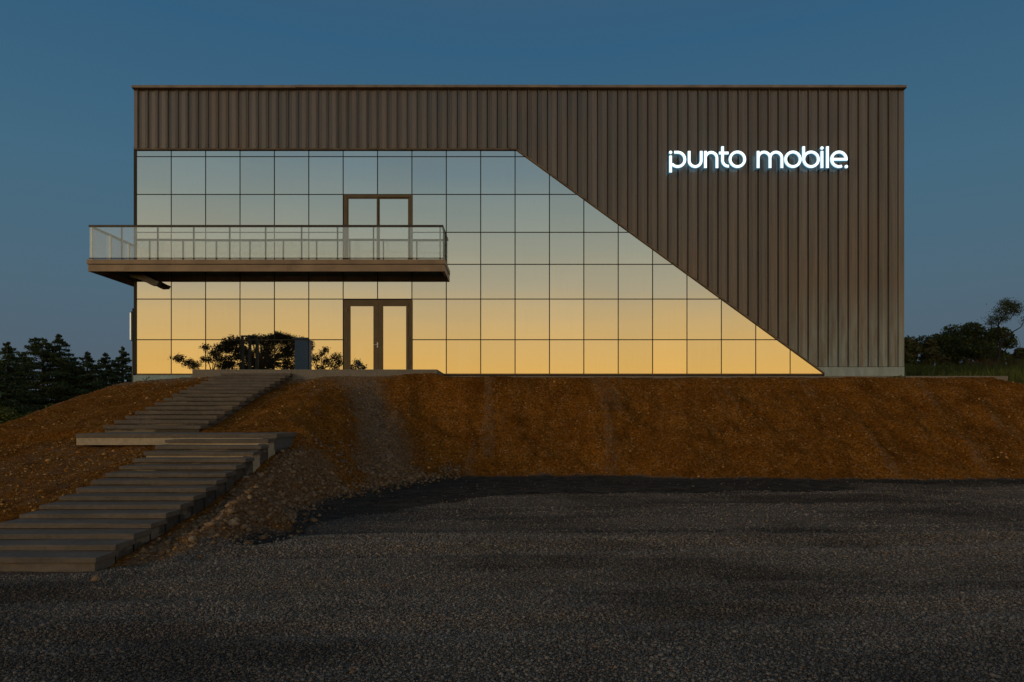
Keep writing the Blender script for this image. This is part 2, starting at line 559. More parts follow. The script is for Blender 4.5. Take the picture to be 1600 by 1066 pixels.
def toe_dist(x, y):
    best = np.full(x.shape, 1e9)
    for (ax, ay), (bx, by) in zip(TOE[:-1], TOE[1:]):
        dx, dy = bx - ax, by - ay
        t = np.clip(((x - ax) * dx + (y - ay) * dy) / (dx * dx + dy * dy), 0, 1)
        best = np.minimum(best, np.hypot(x - ax - t * dx, y - ay - t * dy))
    ty = np.interp(x, TOE[:, 0], TOE[:, 1])      # toe is a graph y(x) except on the steep spur
    # inside test through the polygon closed far behind
    px = np.concatenate([TOE[:, 0], [60, -40]]); py = np.concatenate([TOE[:, 1], [400, 400]])
    inside = np.zeros(x.shape, bool)
    n = len(px)
    for i in range(n):
        j = (i - 1) % n
        c = ((py[i] > y) != (py[j] > y)) & (x < (px[j] - px[i]) * (y - py[i]) / (py[j] - py[i] + 1e-12) + px[i])
        inside ^= c
    return np.where(inside, best, -best)

def terrain(x, y):
    """height and zone weights"""
    td = toe_dist(x, y) + .34 * fbm(x * .8, y * .8, 5, 3, .6) * sstep(-5.2, -4.2, x)
    base = np.interp(y, [-80, 8, 18], [-1.87, -1.85, -1.67]) + ZC
    uu = y - .085 * x + .55 * fbm(x * .13, x * 0 + 3.3, 2, 15)
    for off, w_, dp in ((6.1, .20, .035), (7.5, .22, .04), (9.3, .28, .05), (11.0, .28, .05), (13.6, .35, .055), (15.4, .35, .05)):
        base = base - dp * np.exp(-((uu - off) / w_) ** 2) + .55 * dp * np.exp(-((uu - off - 1.7 * w_) / w_) ** 2)
    base = base + .035 * fbm(x * .35, y * .5, 3, 21) + .012 * fbm(x * 2.5, y * 2.5, 3, 5)
    # surface the bank is cut from
    s = np.interp(y, SY, SZ)
    wob = .06 * fbm(x * .6, y * .6, 4, 8)
    left = s - .07 * np.maximum(0, -9.6 - x) - .42 * np.maximum(0, -12.7 - x) + wob * sstep(-9.4, -10.5, x)
    lower_left = sstep(XL0 - .1, XL0 - 1.5, x) * sstep(15.5, 13, y)
    left = left - .06 * lower_left - .14 * sstep(XL0 + .1, XL0 - .2, x) * sstep(12.5, 14, y) * sstep(15.75, 15.5, y)
    right = -.235 + .13 * sstep(-1.9, -2.7, x) - .32 * np.maximum(0, x - 15.4 - .3 * fbm(y * .7, x * .2, 2, 4))
    # soil right of the lower flight lies below its edge
    k = sstep(-4.6, -2.6, x)
    left = left - .10 * sstep(XU1 - .35, XU1 - .15, x) * sstep(XU1 + 1.2, XU1 + .3, x) * sstep(15.9, 16.1, y)
    edge = sstep(XL1 - .42, XL1 - .22, x) * sstep(15.9, 15.2, y) * (.10 + .030 * (y - 8))
    top = (left - edge) * (1 - k) + right * k
    ty = np.interp(x, TOE[:, 0], TOE[:, 1])
    steep = np.clip(2.95 / (21.85 - ty), .6, .95) * sstep(-2.8, -1.5, x) + .67 * (1 - sstep(-2.8, -1.5, x)) + .55 * sstep(-2.2, -3.6, x) * sstep(17.0, 15.5, y)
    rise = .12 * np.log1p(np.exp(np.clip(td / .12, -30, 60))) * steep
    gull = fbm(x * 1.5, y * .33, 4, 31)
    rise = rise + .8 * sstep(20.6, 22.0, y) * sstep(1.5, -1.0, x)
    chan = np.minimum(np.maximum(td, 0), 1.0) * sstep(22.0, 20.3, y)
    rise = rise + chan * (.24 * gull + .10 * fbm(x * 3.2, y * 2.6, 4, 12))
    a, b = base + rise, top
    kk = .22
    h = np.clip(.5 + .5 * (b - a) / kk, 0, 1)
    z = b * (1 - h) + a * h - kk * h * (1 - h)
    z = np.maximum(z, base - .01)
    on_stairs = ((x > XL0 - .05) & (x < XL1) & (y < 14.4)) | ((x > XU0 - .05) & (x < XU1 + .02) & (y > 15.4))
    rough = np.where(on_stairs, 0, 1.0) * sstep(.0, .3, td)
    spur = sstep(-6, -4.6, x) * sstep(-1.2, -2.8, x) * sstep(19.5, 17.5, y)
    z = z + rough * ((.045 + .05 * spur) * fbm(x * 3.5, y * 3.5, 5, 40, .65) + .11 * spur * fbm(x * 1.6, y * 1.6, 3, 41) + .022 * fbm(x * 11, y * 11, 2, 50))
    # field behind, to the right: rises away from the slab
    fld = sstep(13.6, 14.4, x) * sstep(24.2, 26, y) 
    zf = ZC + 1.12 + .085 * (np.clip(y, 25, 46) - 25) - .0 * x + .05 * fbm(x * .5, y * .5, 3, 60)
    z = z * (1 - fld) + zf * fld
    # ground behind, to the left: lower meadow with the conifers
    mead = sstep(-13.4, -16.5, x) * sstep(19, 23, y)
    zl = ZC - .35 + .03 * fbm(x * .4, y * .4, 3, 61)
    z = z * (1 - mead) + np.minimum(z, zl) * mead
    # far land: level
    far = sstep(60, 110, np.abs(x) ) + sstep(62, 100, y)
    far = np.clip(far, 0, 1)
    z = z * (1 - far) + (ZC - 1.5) * far
    under = (x > -13.0) & (x < 13.6) & (y > 24.2) & (y < 38.5)
    z = np.where(under, np.minimum(z, -.6), z)
    under2 = (x > -9.4) & (x < 16.2) & (y > 22.75) & (y < 24.4)
    z = np.where(under2, np.minimum(z, -.55), z)
    # zones
    soil = sstep(-.32, .22, td + .1 * fbm(x * 5, y * 5, 3, 72) - .10 * sstep(11, 9.5, y))
    yg = np.interp(x, [-3.6, -3.2, -2.0, 0, 4.3, 9.2, 12, 20], [10.2, 11.6, 13.3, 14.9, 15.4, 16.3, 17.0, 17.4])
    dark = sstep(-.35, .35, y - yg + 1.5 * fbm(x * .45, y * .9, 5, 70, .6) + .9 * sstep(0, -2.5, x)) * (x > -4.5) * (1 - soil)
    chute_x = np.interp(y, [16.6, 18, 19.5, 21, 22.3], [-3.2, -3.3, -3.8, -4.7, -5.6])
    grey = np.exp(-((x - chute_x + .3 * fbm(x * 1.5, y * 1.5, 3, 95)) / .85) ** 2) * sstep(15.8, 17, y) * .8
    grey = np.maximum(grey, .75 * sstep(-2.5, -4, x) * sstep(21.0, 21.9, y))
    grey = np.maximum(grey, .34 * sstep(-10.8, -9.8, x) * sstep(XL0 + .3, XL0 - .6, x) * sstep(15.5, 14.5, y) * sstep(9, 11, y))
    grey = np.maximum(grey, .58 * sstep(-5, -4.8, x) * sstep(-3, -4, x) * sstep(15.9, 15, y))
    grey = np.maximum(grey, .36 * sstep(.2, .4, gull) * sstep(17, 18, y))
    grass = np.maximum(fld, mead)
    grass = np.maximum(grass, sstep(24.5, 26, y) * (1 - sstep(-13.4, -13, x) * sstep(14, 13.7, x)))
    grass = np.maximum(grass, far)
    return z, soil, dark, grey, grass

def axis(fine0, fine1, step, far, growth=1.22):
    a = list(np.arange(fine0, fine1, step))
    d, v = step, a[-1]
    hi = []
    while v < far: d *= growth; v += d; hi.append(v)
    d, v = step, a[0]
    lo = []
    while v > -far: d *= growth; v -= d; lo.append(v)
    return np.array(lo[::-1] + a + hi)
gx = axis(-15.0, 18.0, .075, 900)
gy = axis(4.4, 24.6, .06, 900)
GX, GY = np.meshgrid(gx, gy)
GZ, g_soil, g_dark, g_grey, g_grass = terrain(GX, GY)
nx, ny = len(gx), len(gy)
idx = np.arange(nx * ny).reshape(ny, nx)
quads = np.stack([idx[:-1, :-1], idx[:-1, 1:], idx[1:, 1:], idx[1:, :-1]], -1).reshape(-1, 4)
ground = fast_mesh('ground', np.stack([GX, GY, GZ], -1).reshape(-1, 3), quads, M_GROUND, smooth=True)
ca = ground.data.color_attributes.new('zone', 'FLOAT_COLOR', 'POINT')
ca.data.foreach_set('color', np.stack([g_soil, g_dark, g_grey, g_grass], -1).astype(np.float32).ravel())
tag(ground, 'site ground with dark gravel yard and steep reddish soil bank below the building', kind='structure')

def gz(x, y):
    """height of the ground mesh at arrays x, y (bilinear on its own grid)"""
    x = np.asarray(x, float); y = np.asarray(y, float)
    i = np.clip(np.searchsorted(gx, x) - 1, 0, nx - 2); j = np.clip(np.searchsorted(gy, y) - 1, 0, ny - 2)
    fx = (x - gx[i]) / (gx[i + 1] - gx[i]); fy = (y - gy[j]) / (gy[j + 1] - gy[j])
    return (GZ[j, i] * (1 - fx) + GZ[j, i + 1] * fx) * (1 - fy) + (GZ[j + 1, i] * (1 - fx) + GZ[j + 1, i + 1] * fx) * fy
def gattr(A, x, y):
    i = np.clip(np.searchsorted(gx, x) - 1, 0, nx - 2); j = np.clip(np.searchsorted(gy, y) - 1, 0, ny - 2)
    return A[j, i]

# ------------------------------------------------------------------ loose stones
OCT = np.array([(1, 0, 0), (-1, 0, 0), (0, 1, 0), (0, -1, 0), (0, 0, 1), (0, 0, -1)], float)
OCF = np.array([(0, 2, 4), (2, 1, 4), (1, 3, 4), (3, 0, 4), (2, 0, 5), (1, 2, 5), (3, 1, 5), (0, 3, 5)])
def stones(name, x, y, size, mat, flat=.7, sink=.25):
    n = len(x)
    v = OCT[None] * RNG.uniform(.6, 1.25, (n, 6, 1)) + RNG.normal(0, .16, (n, 6, 3))
    # random rotation about z and tilt
    a = RNG.uniform(0, 2 * np.pi, n); c, s = np.cos(a), np.sin(a)
    vx, vy, vz = v[..., 0], v[..., 1], v[..., 2]
    b = RNG.uniform(-.9, .9, n); cb, sb = np.cos(b)[:, None], np.sin(b)[:, None]
    vx, vz = vx * cb - vz * sb, vx * sb + vz * cb
    X = vx * c[:, None] - vy * s[:, None]; Y = vx * s[:, None] + vy * c[:, None]
    v = np.stack([X, Y, vz * flat], -1) * size[:, None, None]
    z = gz(x, y) + size * (flat - sink) * .6
    v = v + np.stack([x, y, z], -1)[:, None]
    f = (OCF[None] + (np.arange(n) * 6)[:, None, None]).reshape(-1, 3)
    return fast_mesh(name, v.reshape(-1, 3), f, mat)

def scatter(n, x0, x1, y0, y1, keep):
    x = RNG.uniform(x0, x1, n); y = RNG.uniform(y0, y1, n)
    m = (np.abs(x) < y * .80 + .6)
    m &= keep(x, y)
    return x[m], y[m]
def yard(x, y):
    return (gattr(g_soil, x, y) < .5) & (RNG.uniform(0, 1, len(x)) > gattr(g_dark, x, y) * .96) & ~((x > XL0 - .05) & (x < XL1 + .02) & (y > 8.05) & (y < 14.5))
xs, ys = [], []
for n, a, b in ((92000, 4.2, 7.0), (92000, 7.0, 10.5), (72000, 10.5, 18.9)):
    X_, Y_ = scatter(n, -b * .82, b * .82, a, b, yard)
    xs.append(X_); ys.append(Y_)
xs, ys = np.concatenate(xs), np.concatenate(ys)
sz = RNG.gamma(4, .0017, len(xs)) + .0035
sz = np.clip(sz * (1 + .35 * (ys > 9)), .005, .034)
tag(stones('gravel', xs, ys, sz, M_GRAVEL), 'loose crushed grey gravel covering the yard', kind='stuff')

def stairs_free(x, y):
    return ~(((x > XL0 - .03) & (x < XL1 + .03) & (y < 14.5)) | ((x > XU0 - .03) & (x < XU1 + .03) & (y > 15.5)) | ((x > -9.3) & (x < XL1 + .05) & (y > 14.2) & (y < 15.75)))
def bank(x, y):
    cl = .5 + .5 * fbm(x * 1.1, y * .5, 4, 90) + .5 * gattr(g_grey, x, y)
    return (gattr(g_soil, x, y) > .5) & (RNG.uniform(0, 1, len(x)) < np.clip(cl * 1.3 - .15, .06, 1)) & stairs_free(x, y)
X_, Y_ = scatter(66000, -17, 17.5, 7.5, 22.7, bank)
tag(stones('soil_pebbles', X_, Y_, np.clip(RNG.gamma(1.7, .0062, len(X_)) + .004, .005, .060), M_PEB, .7, .45), 'small ochre pebbles scattered over the reddish soil bank', kind='stuff')

def rubble(x, y):
    td = toe_dist(x, y)
    a = (td > -.75) & (td < 1.5) & (x < -1.4) & (x > XL1 + .05) & (y > 7.6) & (y < 18.8)
    p = np.exp(-np.maximum(td, 0) / .9) * np.exp(np.minimum(td, 0) / .22) * sstep(7.4, 10.5, y)
    p = p * sstep(-.25, .25, fbm(x * 1.3, y * 1.3, 3, 93) + .08)
    return a & (RNG.uniform(0, 1, len(x)) < p) & stairs_free(x, y)
X_, Y_ = scatter(24000, -5.2, -1.2, 7.6, 18.8, rubble)
tag(stones('rubble', X_, Y_, np.clip(RNG.gamma(1.3, .016, len(X_)) + .008, .009, .085), M_ROCK, .75, .45), 'pale stone rubble spilled at the foot of the bank beside the stairs', kind='stuff')

# the larger rubble stones, one object each, sharing a few meshes
def rock_mesh(k):
    import bmesh
    bm = bmesh.new()
    bmesh.ops.create_icosphere(bm, subdivisions=2, radius=1)
    r = random.Random(k)
    cuts = [(mathutils.Vector((r.uniform(-1, 1), r.uniform(-1, 1), r.uniform(-1, 1))).normalized(), r.uniform(.55, .85)) for _ in range(9)]
    for v in bm.verts:
        for nrm, dd in cuts:
            e = v.co.dot(nrm) - dd
            if e > 0: v.co -= nrm * e
        v.co.z *= .78
    me = bpy.data.meshes.new('rock')
    bm.to_mesh(me); bm.free()
    me.materials.append(M_ROCK)
    return me
ROCKS = [rock_mesh(k) for k in range(6)]
placed = 0
rr = random.Random(5)
while placed < 90:
    x, y = rr.uniform(-4.85, -2.0), rr.uniform(9.0, 17.9)
    td = float(toe_dist(np.array([x]), np.array([y]))[0])
    if not (-.05 < td < .9) or rr.random() > math.exp(-max(td, 0) / .8): continue
    s = rr.uniform(.030, .062) * (1.5 if rr.random() < .12 else 1)
    o = bpy.data.objects.new('rock', ROCKS[placed % 6])
    COL.objects.link(o)
    o.scale = (s * rr.uniform(.9, 1.3), s, s * rr.uniform(.8, 1.0))
    o.rotation_euler = (rr.uniform(-.3, .3), rr.uniform(-.3, .3), rr.uniform(0, 6.28))
    o.location = (x, y, float(gz([x], [y])[0]) + s * .25)
    tag(o, 'fist sized pale angular rock in the rubble right of the lower stair flight', 'rock', 'larger rocks in the rubble beside the stairs')
    placed += 1

# ------------------------------------------------------------------ the building
B_X0, B_X1 = WX(208.5, D - .1), WX(1413.5, D - .1)
B_Y0, B_Y1 = D, D + 14.5
TOPZ = WZ(137, D - .1)
bld = empty('commercial_building', ((B_X0 + B_X1) / 2, D + 7, 0), 'large box building with mirror glass front cut diagonally by brown ribbed metal cladding', 'building')

GX0 = WX(213.5)
COLX = [GX0] + [WX(267.6 + 53.72 * i) for i in range(19)] + [WX(1287.5)]
ROWZ = [0.0, WZ(531), WZ(467.5), WZ(413.2), WZ(363.2), WZ(304), WZ(245), WZ(232)]
DX0, DZ0 = WX(807), WZ(233.5)
DX1, DZ1 = WX(1289), 0.0
def diag_z(x):
    if x <= DX0: return DZ0
    return DZ0 + (x - DX0) * (DZ1 - DZ0) / (DX1 - DX0)

def clip(poly, nx_, nz_, c):
    out = []
    for i in range(len(poly)):
        p, q = poly[i], poly[(i + 1) % len(poly)]
        dp, dq = p[0] * nx_ + p[1] * nz_ - c, q[0] * nx_ + q[1] * nz_ - c
        if dp <= 0: out.append(p)
        if (dp < 0) != (dq < 0) and abs(dp - dq) > 1e-9:
            t = dp / (dp - dq)
            out.append((p[0] + t * (q[0] - p[0]), p[1] + t * (q[1] - p[1])))
    return out
dn = math.hypot(DZ1 - DZ0, DX1 - DX0)
NX_, NZ_ = -(DZ1 - DZ0) / dn, (DX1 - DX0) / dn
NC_ = DX0 * NX_ + DZ0 * NZ_

# glass panes, each its own part, hung a hair out of true so the reflections break at the joints
g = .017
prng = random.Random(3)
for i in range(20):
    for j in range(7):
        if i in (6, 7) and j in (0, 1, 3, 4): continue       # the two door openings
        x0, x1, z0, z1 = COLX[i] + g, COLX[i + 1] - g, ROWZ[j] + g, ROWZ[j + 1] - g
        if j == 6: z1 = DZ0 + .05
        if j == 0: z0 = .004
        p = clip([(x0, z0), (x1, z0), (x1, z1), (x0, z1)], NX_, NZ_, NC_ + .03)
        if len(p) < 3: continue
        ar = abs(sum(a[0] * b[1] - b[0] * a[1] for a, b in zip(p, p[1:] + p[:1]))) / 2
        if ar < .02: continue
        b = MB().prism_y(p, D, D + .012)
        cx = sum(a[0] for a in p) / len(p); cz = sum(a[1] for a in p) / len(p)
        o = b.build('glass_pane', M_GLASS, bld, origin=(cx, D, cz))
        o.rotation_euler = (prng.gauss(0, .0019), 0, prng.gauss(0, .0015))
# aluminium grid behind the joints
for i in range(1, 20):
    x = COLX[i]
    zt = min(DZ0, diag_z(x)) + .1
    MB().box(x - .03, x + .03, D + .018, D + .14, 0, zt).build('mullion', M_MULL, bld)
MB().box(COLX[0] - .10, COLX[0] + .012, D - .004, D + .16, 0, DZ0 + .1).build('corner_profile', M_MULL, bld)
for j in range(1, 7):
    z = ROWZ[j]
    xe = DX0 + (z - DZ0) * (DX1 - DX0) / (DZ1 - DZ0) + .1
    if j in (1,):
        spans = [(COLX[0], COLX[6]), (COLX[8], xe)]
    elif j == 4:
        spans = [(COLX[0], COLX[6]), (COLX[8], xe)]
    else: spans = [(COLX[0], min(xe, COLX[20]))]
    for a, b_ in spans:
        MB().box(a, b_, D + .016, D + .12, z - .028, z + .028).build('transom', M_MULL, bld)
MB().box(COLX[0], COLX[20], D - .01, D + .12, -.05, .002).build('sill_profile', M_BRONZE, bld)

# steel sheets
SX0 = WX(214.4, D - .1) - .35 * 1.0
W_ = (WX(1411, D - .1) - WX(214.4, D - .1)) / 76.5
YF = D - .10
def clad_bottom(x):
    if x > WX(1290): return WZ(573, D - .1)
    return max(diag_z(x), WZ(573, D - .1)) - .0
xs_ = [WX(208.5, D - .1)] + [WX(214.4, D - .1) + W_ * i for i in range(77)] + [B_X1]
for i in range(len(xs_) - 1):
    a, b_ = xs_[i] + .017, xs_[i + 1] - .015
    w = b_ - a
    if w < .05: continue
    if i == 0 or w < .25:
        prof = [(0, 0), (w, 0)]
    else:
        prof = [(0, -.058), (.020, -.058), (.024, 0), (w * .36, 0), (w * .375, .008), (w * .40, .008), (w * .415, 0),
                (w * .74, 0), (w * .76, -.011), (w * .90, -.011), (w * .92, 0), (w, 0)]
    front = [(a + px_, YF + py_) for px_, py_ in prof]
    backp = [(b_, YF + .03), (a, YF + .03)]
    ring = front + backp
    # extra columns keep the slanted foot exact where the profile crosses the start of the diagonal
    n = len(ring)
    v = [(x, y, clad_bottom(x)) for x, y in ring] + [(x, y, TOPZ) for x, y in ring]
    mb = MB()
    mb.poly(v, [tuple(range(n))[::-1], tuple(range(n, 2 * n))] + [(k, (k + 1) % n, n + (k + 1) % n, n + k) for k in range(n)])
    mb.build('cladding_panel', M_CLAD, bld)
# fixings in horizontal rows
scr = MB()
for z in (WZ(228), WZ(308), WZ(397), WZ(472), WZ(559), WZ(150)):
    for i in range(1, len(xs_) - 2):
        x = xs_[i] + .052
        if z < clad_bottom(x) + .06: continue
        if prng.random() < .12: continue
        zz_ = z + prng.uniform(-.01, .01)
        for dx in (0, .235):
            scr.box(x + dx - .007, x + dx + .007, YF - .016, YF + .002, zz_ - .007, zz_ + .007)
tag(scr.build('cladding_screw', M_SCREW, bld), kind='stuff')
# backing wall under the sheets, flashing along the diagonal, galvanised foot
bk = [(B_X0 + .03, DZ0 + .02), (DX0 + .02, DZ0 + .02), (DX1 + .02, DZ1 + .02), (B_X1 - .02, DZ1 + .02), (B_X1 - .02, TOPZ - .02), (B_X0 + .03, TOPZ - .02)]
MB().prism_y(bk, D - .062, D - .012).build('cladding_backing', M_BACK, bld)
MB().prism_y([(DX0, DZ0), (DX1, DZ1), (DX1, DZ1 - .03), (DX0, DZ0 - .03)], D - .085, D - .004).build('diagonal_flashing', M_CAP, bld)
MB().box(B_X0 + .02, DX0, D - .085, D - .004, DZ0 - .03, DZ0).build('head_flashing', M_CAP, bld)
nf = 6
fx_ = [WX(1288.5, D - .09)] + [WX(1288.5, D - .09) + (B_X1 - WX(1288.5, D - .09)) * k / 3 for k in (1, 2, 3)]
for a, b_ in zip(fx_[:-1], fx_[1:]):
    MB().box(a + .002, b_ - .002, D - .09, D - .065, -.13, WZ(573, D - .1) - .012).build('base_flashing', M_GALV, bld)
z573 = WZ(573, D - .1) - .012
xd = DX0 + (z573 - DZ0) * (DX1 - DX0) / (DZ1 - DZ0)
MB().prism_y([(xd + .01, z573), (fx_[0] - .002, z573), (fx_[0] - .002, -.0), (DX1 - .0, -.0)], D - .089, D - .066).build('base_flashing', M_GALV, bld)
# roof edge capping in three lengths
for k, (a, b_) in enumerate(((205.5, 462), (462, 861), (861, 1417))):
    xa, xb = WX(a, D - .25), WX(b_, D - .25)
    dz = (0.0, .012, .006)[k]
    zt = WZ(133.2, D - .25) + dz
    MB().prism_x([(D - .26, zt), (D - .26, zt - .085), (D - .20, zt - .10), (D - .115, zt - .105), (D + .3, zt - .105), (D + .3, zt)], xa + .003, xb - .003).build('roof_capping', M_CAP, bld)
# other walls, floors and roof
MB().box(B_X0 + .02, B_X0 + .10, D + .18, B_Y1, -.3, TOPZ - .03).build('side_wall', M_CLAD, bld)
MB().box(B_X1 - .10, B_X1 - .005, D - .06, B_Y1, -.3, TOPZ - .03).build('side_wall', M_CLAD, bld)
wb = MB()
wins = [(-9.35, -9.0), (-8.75, -8.35), (-4, -2.4), (2, 4)]
xc = B_X0 + .10
for a, b_ in wins:
    wb.box(xc, a, B_Y1 - .2, B_Y1, -.3, TOPZ - .03)
    wb.box(a, b_, B_Y1 - .2, B_Y1, -.3, .9)
    wb.box(a, b_, B_Y1 - .2, B_Y1, 2.7, TOPZ - .03)
    xc = b_
wb.box(xc, B_X1 - .10, B_Y1 - .2, B_Y1, -.3, TOPZ - .03)
wb.build('rear_wall', M_INT, bld)
MB().box(B_X0 + .03, B_X1 - .03, D + .2, B_Y1 + .05, TOPZ - .028, TOPZ + .0).build('roof', M_CAP, bld)
MB().box(B_X0 + .11, B_X1 - .11, D + .18, B_Y1 - .21, 3.55, 3.82).build('upper_floor', M_INT, bld)
MB().box(B_X0 + .11, B_X1 - .11, D + .13, B_Y1 - .21, -.25, -.012).build('ground_floor', M_INT, bld)
for px0, px1 in ((456, 482), (700, 714), (980, 994)):
    d_ = D + .75
    MB().box(WX(px0, d_), WX(px1, d_), d_, d_ + .4, -.01, 3.54).build('interior_column', M_PIER, bld)
MB().box(WX(372, D + 3), WX(376, D + 3), D + 3, D + 3.06, -.01, 3.5).build('interior_partition', M_PIER, bld)
MB().box(WX(345, D + 4), WX(371, D + 4), D + 4, D + 4.06, -.01, 2.0).build('interior_partition', M_INT, bld)
# plinth under the glass at the left corner
MB().box(WX(209, D), WX(330), D - .03, D + .15, -1.4, -.055).build('plinth', M_PLINTH, bld)

# doors
def door(name, pxa, pxb, pya, pyb, panes, frame_px, label, proud):
    x0, x1, z1, z0 = WX(pxa), WX(pxb), WZ(pya), WZ(pyb)
    fr = MB()
    t = frame_px / 44.8
    yb, yf = D + .10, D - proud
    fr.box(x0, x0 + t, yf, yb, z0, z1)
    fr.box(x1 - t, x1, yf, yb, z0, z1)
    fr.box(x0 + t, x1 - t, yf, yb, z1 - t * .8, z1)
    fr.box(x0 + t, x1 - t, yf, yb, z0, z0 + .03)
    d = fr.build(name, M_BRONZE, bld)
    d['label'] = label
    for k, (a, b_, top, bot) in enumerate(panes):
        gx0, gx1, gt, gb = WX(a), WX(b_), WZ(top), WZ(bot)
        lx0 = x0 + t + .004 if k == 0 else WX((panes[0][1] + panes[1][0]) / 2) + .003
        lx1 = x1 - t - .004 if k == 1 else WX((panes[0][1] + panes[1][0]) / 2) - .003
        lz0, lz1 = z0 + .034, z1 - t * .8 - .004
        lf = MB()
        yl = yf - .016 if name == 'entrance_door' else yf + (.012 if k == 0 else .035)
        lf.box(lx0, gx0, yl, yb - .02, lz0, lz1)
        lf.box(gx1, lx1, yl, yb - .02, lz0, lz1)
        lf.box(gx0, gx1, yl, yb - .02, gt, lz1)
        lf.box(gx0, gx1, yl, yb - .02, lz0, gb)
        lf.build('door_leaf', M_BRONZE, d)
        p = MB().box(gx0 + .002, gx1 - .002, yl + .018, yl + .03, gb + .002, gt - .002)
        o = p.build('pane', M_GLASS, d)
        o.rotation_euler = (prng.gauss(0, .0010), 0, prng.gauss(0, .0010))
    return d
ed = door('entrance_door', 537.6, 644.8, 469.3, 584, [(548.3, 584, 479, 580), (599.2, 635, 479, 580)], 6.0, 'double leaf entrance door in brown frame at platform level', .05)
hm = MB()
hx_, hz_ = WX(589.5, D - .1), WZ(539, D - .1)
hm.box(hx_ - .02, hx_ + .025, D - .078, D - .067, hz_ - .09, hz_ + .09)
hm.tube([(hx_, D - .075, hz_), (hx_, D - .14, hz_)], [.011, .011])
hm.tube([(hx_ + .01, D - .135, hz_), (hx_ - .12, D - .135, hz_ - .004)], [.011, .010])
hm.build('handle', M_STEEL, ed)
hg = MB()
for z in (WZ(485), WZ(530), WZ(566)):
    hg.tube([(WX(543), D - .08, z - .06), (WX(543), D - .08, z + .06)], [.013, .013])
    hg.tube([(WX(639.5), D - .08, z - .06), (WX(639.5), D - .08, z + .06)], [.013, .013])
hg.build('hinges', M_BRONZE, ed)
door('balcony_door', 537.6, 644.8, 304.6, 411, [(544.8, 588.8, 311, 409), (593.4, 637.6, 311, 409)], 5.5, 'sliding double door in brown frame opening on the balcony', .045)

# balcony
PB = .93
YB = D - PB
bx0, bx1 = WX(135.3, YB), WX(695.5, YB)
SIDE_END = D + 4.2
zt, zl = WZ(405.4, YB), WZ(412.4, YB)
deck = MB()
deck.prism_y([(bx0, zl), (bx1, zl), (bx1, zt), (bx0, zt)], YB, D - .02)
deck.box(bx0, B_X0 + .01, D - .02, SIDE_END, zl, zt)
balc = deck.build('balcony', M_BEAM, bld)
balc['label'] = 'long narrow brown steel balcony with glass balustrade wrapping the left corner'
zb = WZ(423.8, YB)
bm_ = MB()
cuts = [137.2, 197, 451, 695]
for k in range(3):
    a, b_ = WX(cuts[k], YB + .02), WX(cuts[k + 1], YB + .02)
    MB().box(a + .002, b_ - .002, YB + .022, YB + .10, zb, zl - .022).build('edge_beam', M_BEAM, balc)
MB().box(bx0 + .03, bx0 + .11, YB + .104, SIDE_END, zb, zl - .022).build('edge_beam', M_BEAM, balc)
MB().box(bx1 - .11, bx1 - .02, YB + .104, D - .02, zb, zl - .022).build('edge_beam', M_BEAM, balc)
MB().box(bx0 + .05, bx1 - .03, YB + .024, D - .02, zl - .02, zl - .003).build('shadow_gap', M_BACK, balc)
bolt = MB()
for c in (140.5, 195, 199.5, 449, 453.5, 689.5):
    for k in range(4):
        x, z = WX(c, YB), zl - .07 - .042 * k
        if c == 140.5 or c == 689.5: x += 0
        bolt.box(x - .006, x + .006, YB + .014, YB + .024, z - .006, z + .006)
tag(bolt.build('bolt', M_SCREW, balc), kind='stuff')
# soffit boards, lying across
xb_ = bx0 + .115
bw = .56
while xb_ < bx1 - .13:
    e = min(xb_ + bw - .018, bx1 - .115)
    MB().box(xb_, e, YB + .105, D - .02, zl - .055, zl - .035).build('soffit_board', M_SOFFIT, balc)
    xb_ += bw
yb_ = D - .13
while yb_ < SIDE_END - .2:
    MB().box(bx0 + .115, B_X0 - .0, yb_, min(yb_ + .5, SIDE_END), zl - .055, zl - .035).build('soffit_board', M_SOFFIT, balc)
    yb_ += .52
# handrail, posts, glass
zr0, zr1 = WZ(354.8, YB), WZ(351.6, YB)
rx0, rx1 = WX(138.5, YB), WX(692.5, YB)
MB().box(rx0, rx1, YB - .005, YB + .055, zr0, zr1).build('handrail', M_RAIL, balc)
MB().box(rx0, rx0 + .06, YB + .057, SIDE_END - .1, zr0, zr1).build('handrail', M_RAIL, balc)
MB().box(rx1 - .06, rx1, YB + .057, D - .02, zr0, zr1).build('handrail', M_RAIL, balc)
zg0, zg1 = WZ(402.6, YB), zr0 - .004
fp = [189.2 + 56.28 * k for k in range(9)] + [687.5]
for p in fp:
    x = WX(p, YB)
    MB().box(x - .022, x + .022, YB + .030, YB + .075, zt, zr0 - .002).build('post', M_POST, balc)
for yy in (YB + .06, 24.0, 25.15, 26.3, 27.4):
    x = rx0 + .05
    MB().box(x - .005, x + .050, yy - .03, yy + .03, zt, zr0 - .002).build('post', M_STEEL, balc)
for yy in (YB + .36, YB + .66, D - .05):
    MB().box(rx1 - .045, rx1 - .015, yy - .012, yy + .012, zt, zr0 - .002).build('post', M_RAIL, balc)
ge = [rx0 + .02] + [WX(p, YB) for p in fp]
ge[-1] = rx1 - .01
for a, b_ in zip(ge[:-1], ge[1:]):
    MB().box(a + .006, b_ - .006, YB + .008, YB + .018, zg0, zg1).build('balustrade_glass', M_BAL, balc)
sy = [YB + .03, 24.0, 25.15, 26.3, 27.4]
for a, b_ in zip(sy[:-1], sy[1:]):
    MB().box(rx0 + .018, rx0 + .028, a + .01, b_ - .01, zg0, zg1).build('balustrade_glass', M_BAL, balc)
MB().box(rx1 - .010, rx1 - .002, YB + .03, D - .03, zg0, zg1).build('balustrade_glass', M_BAL, balc)
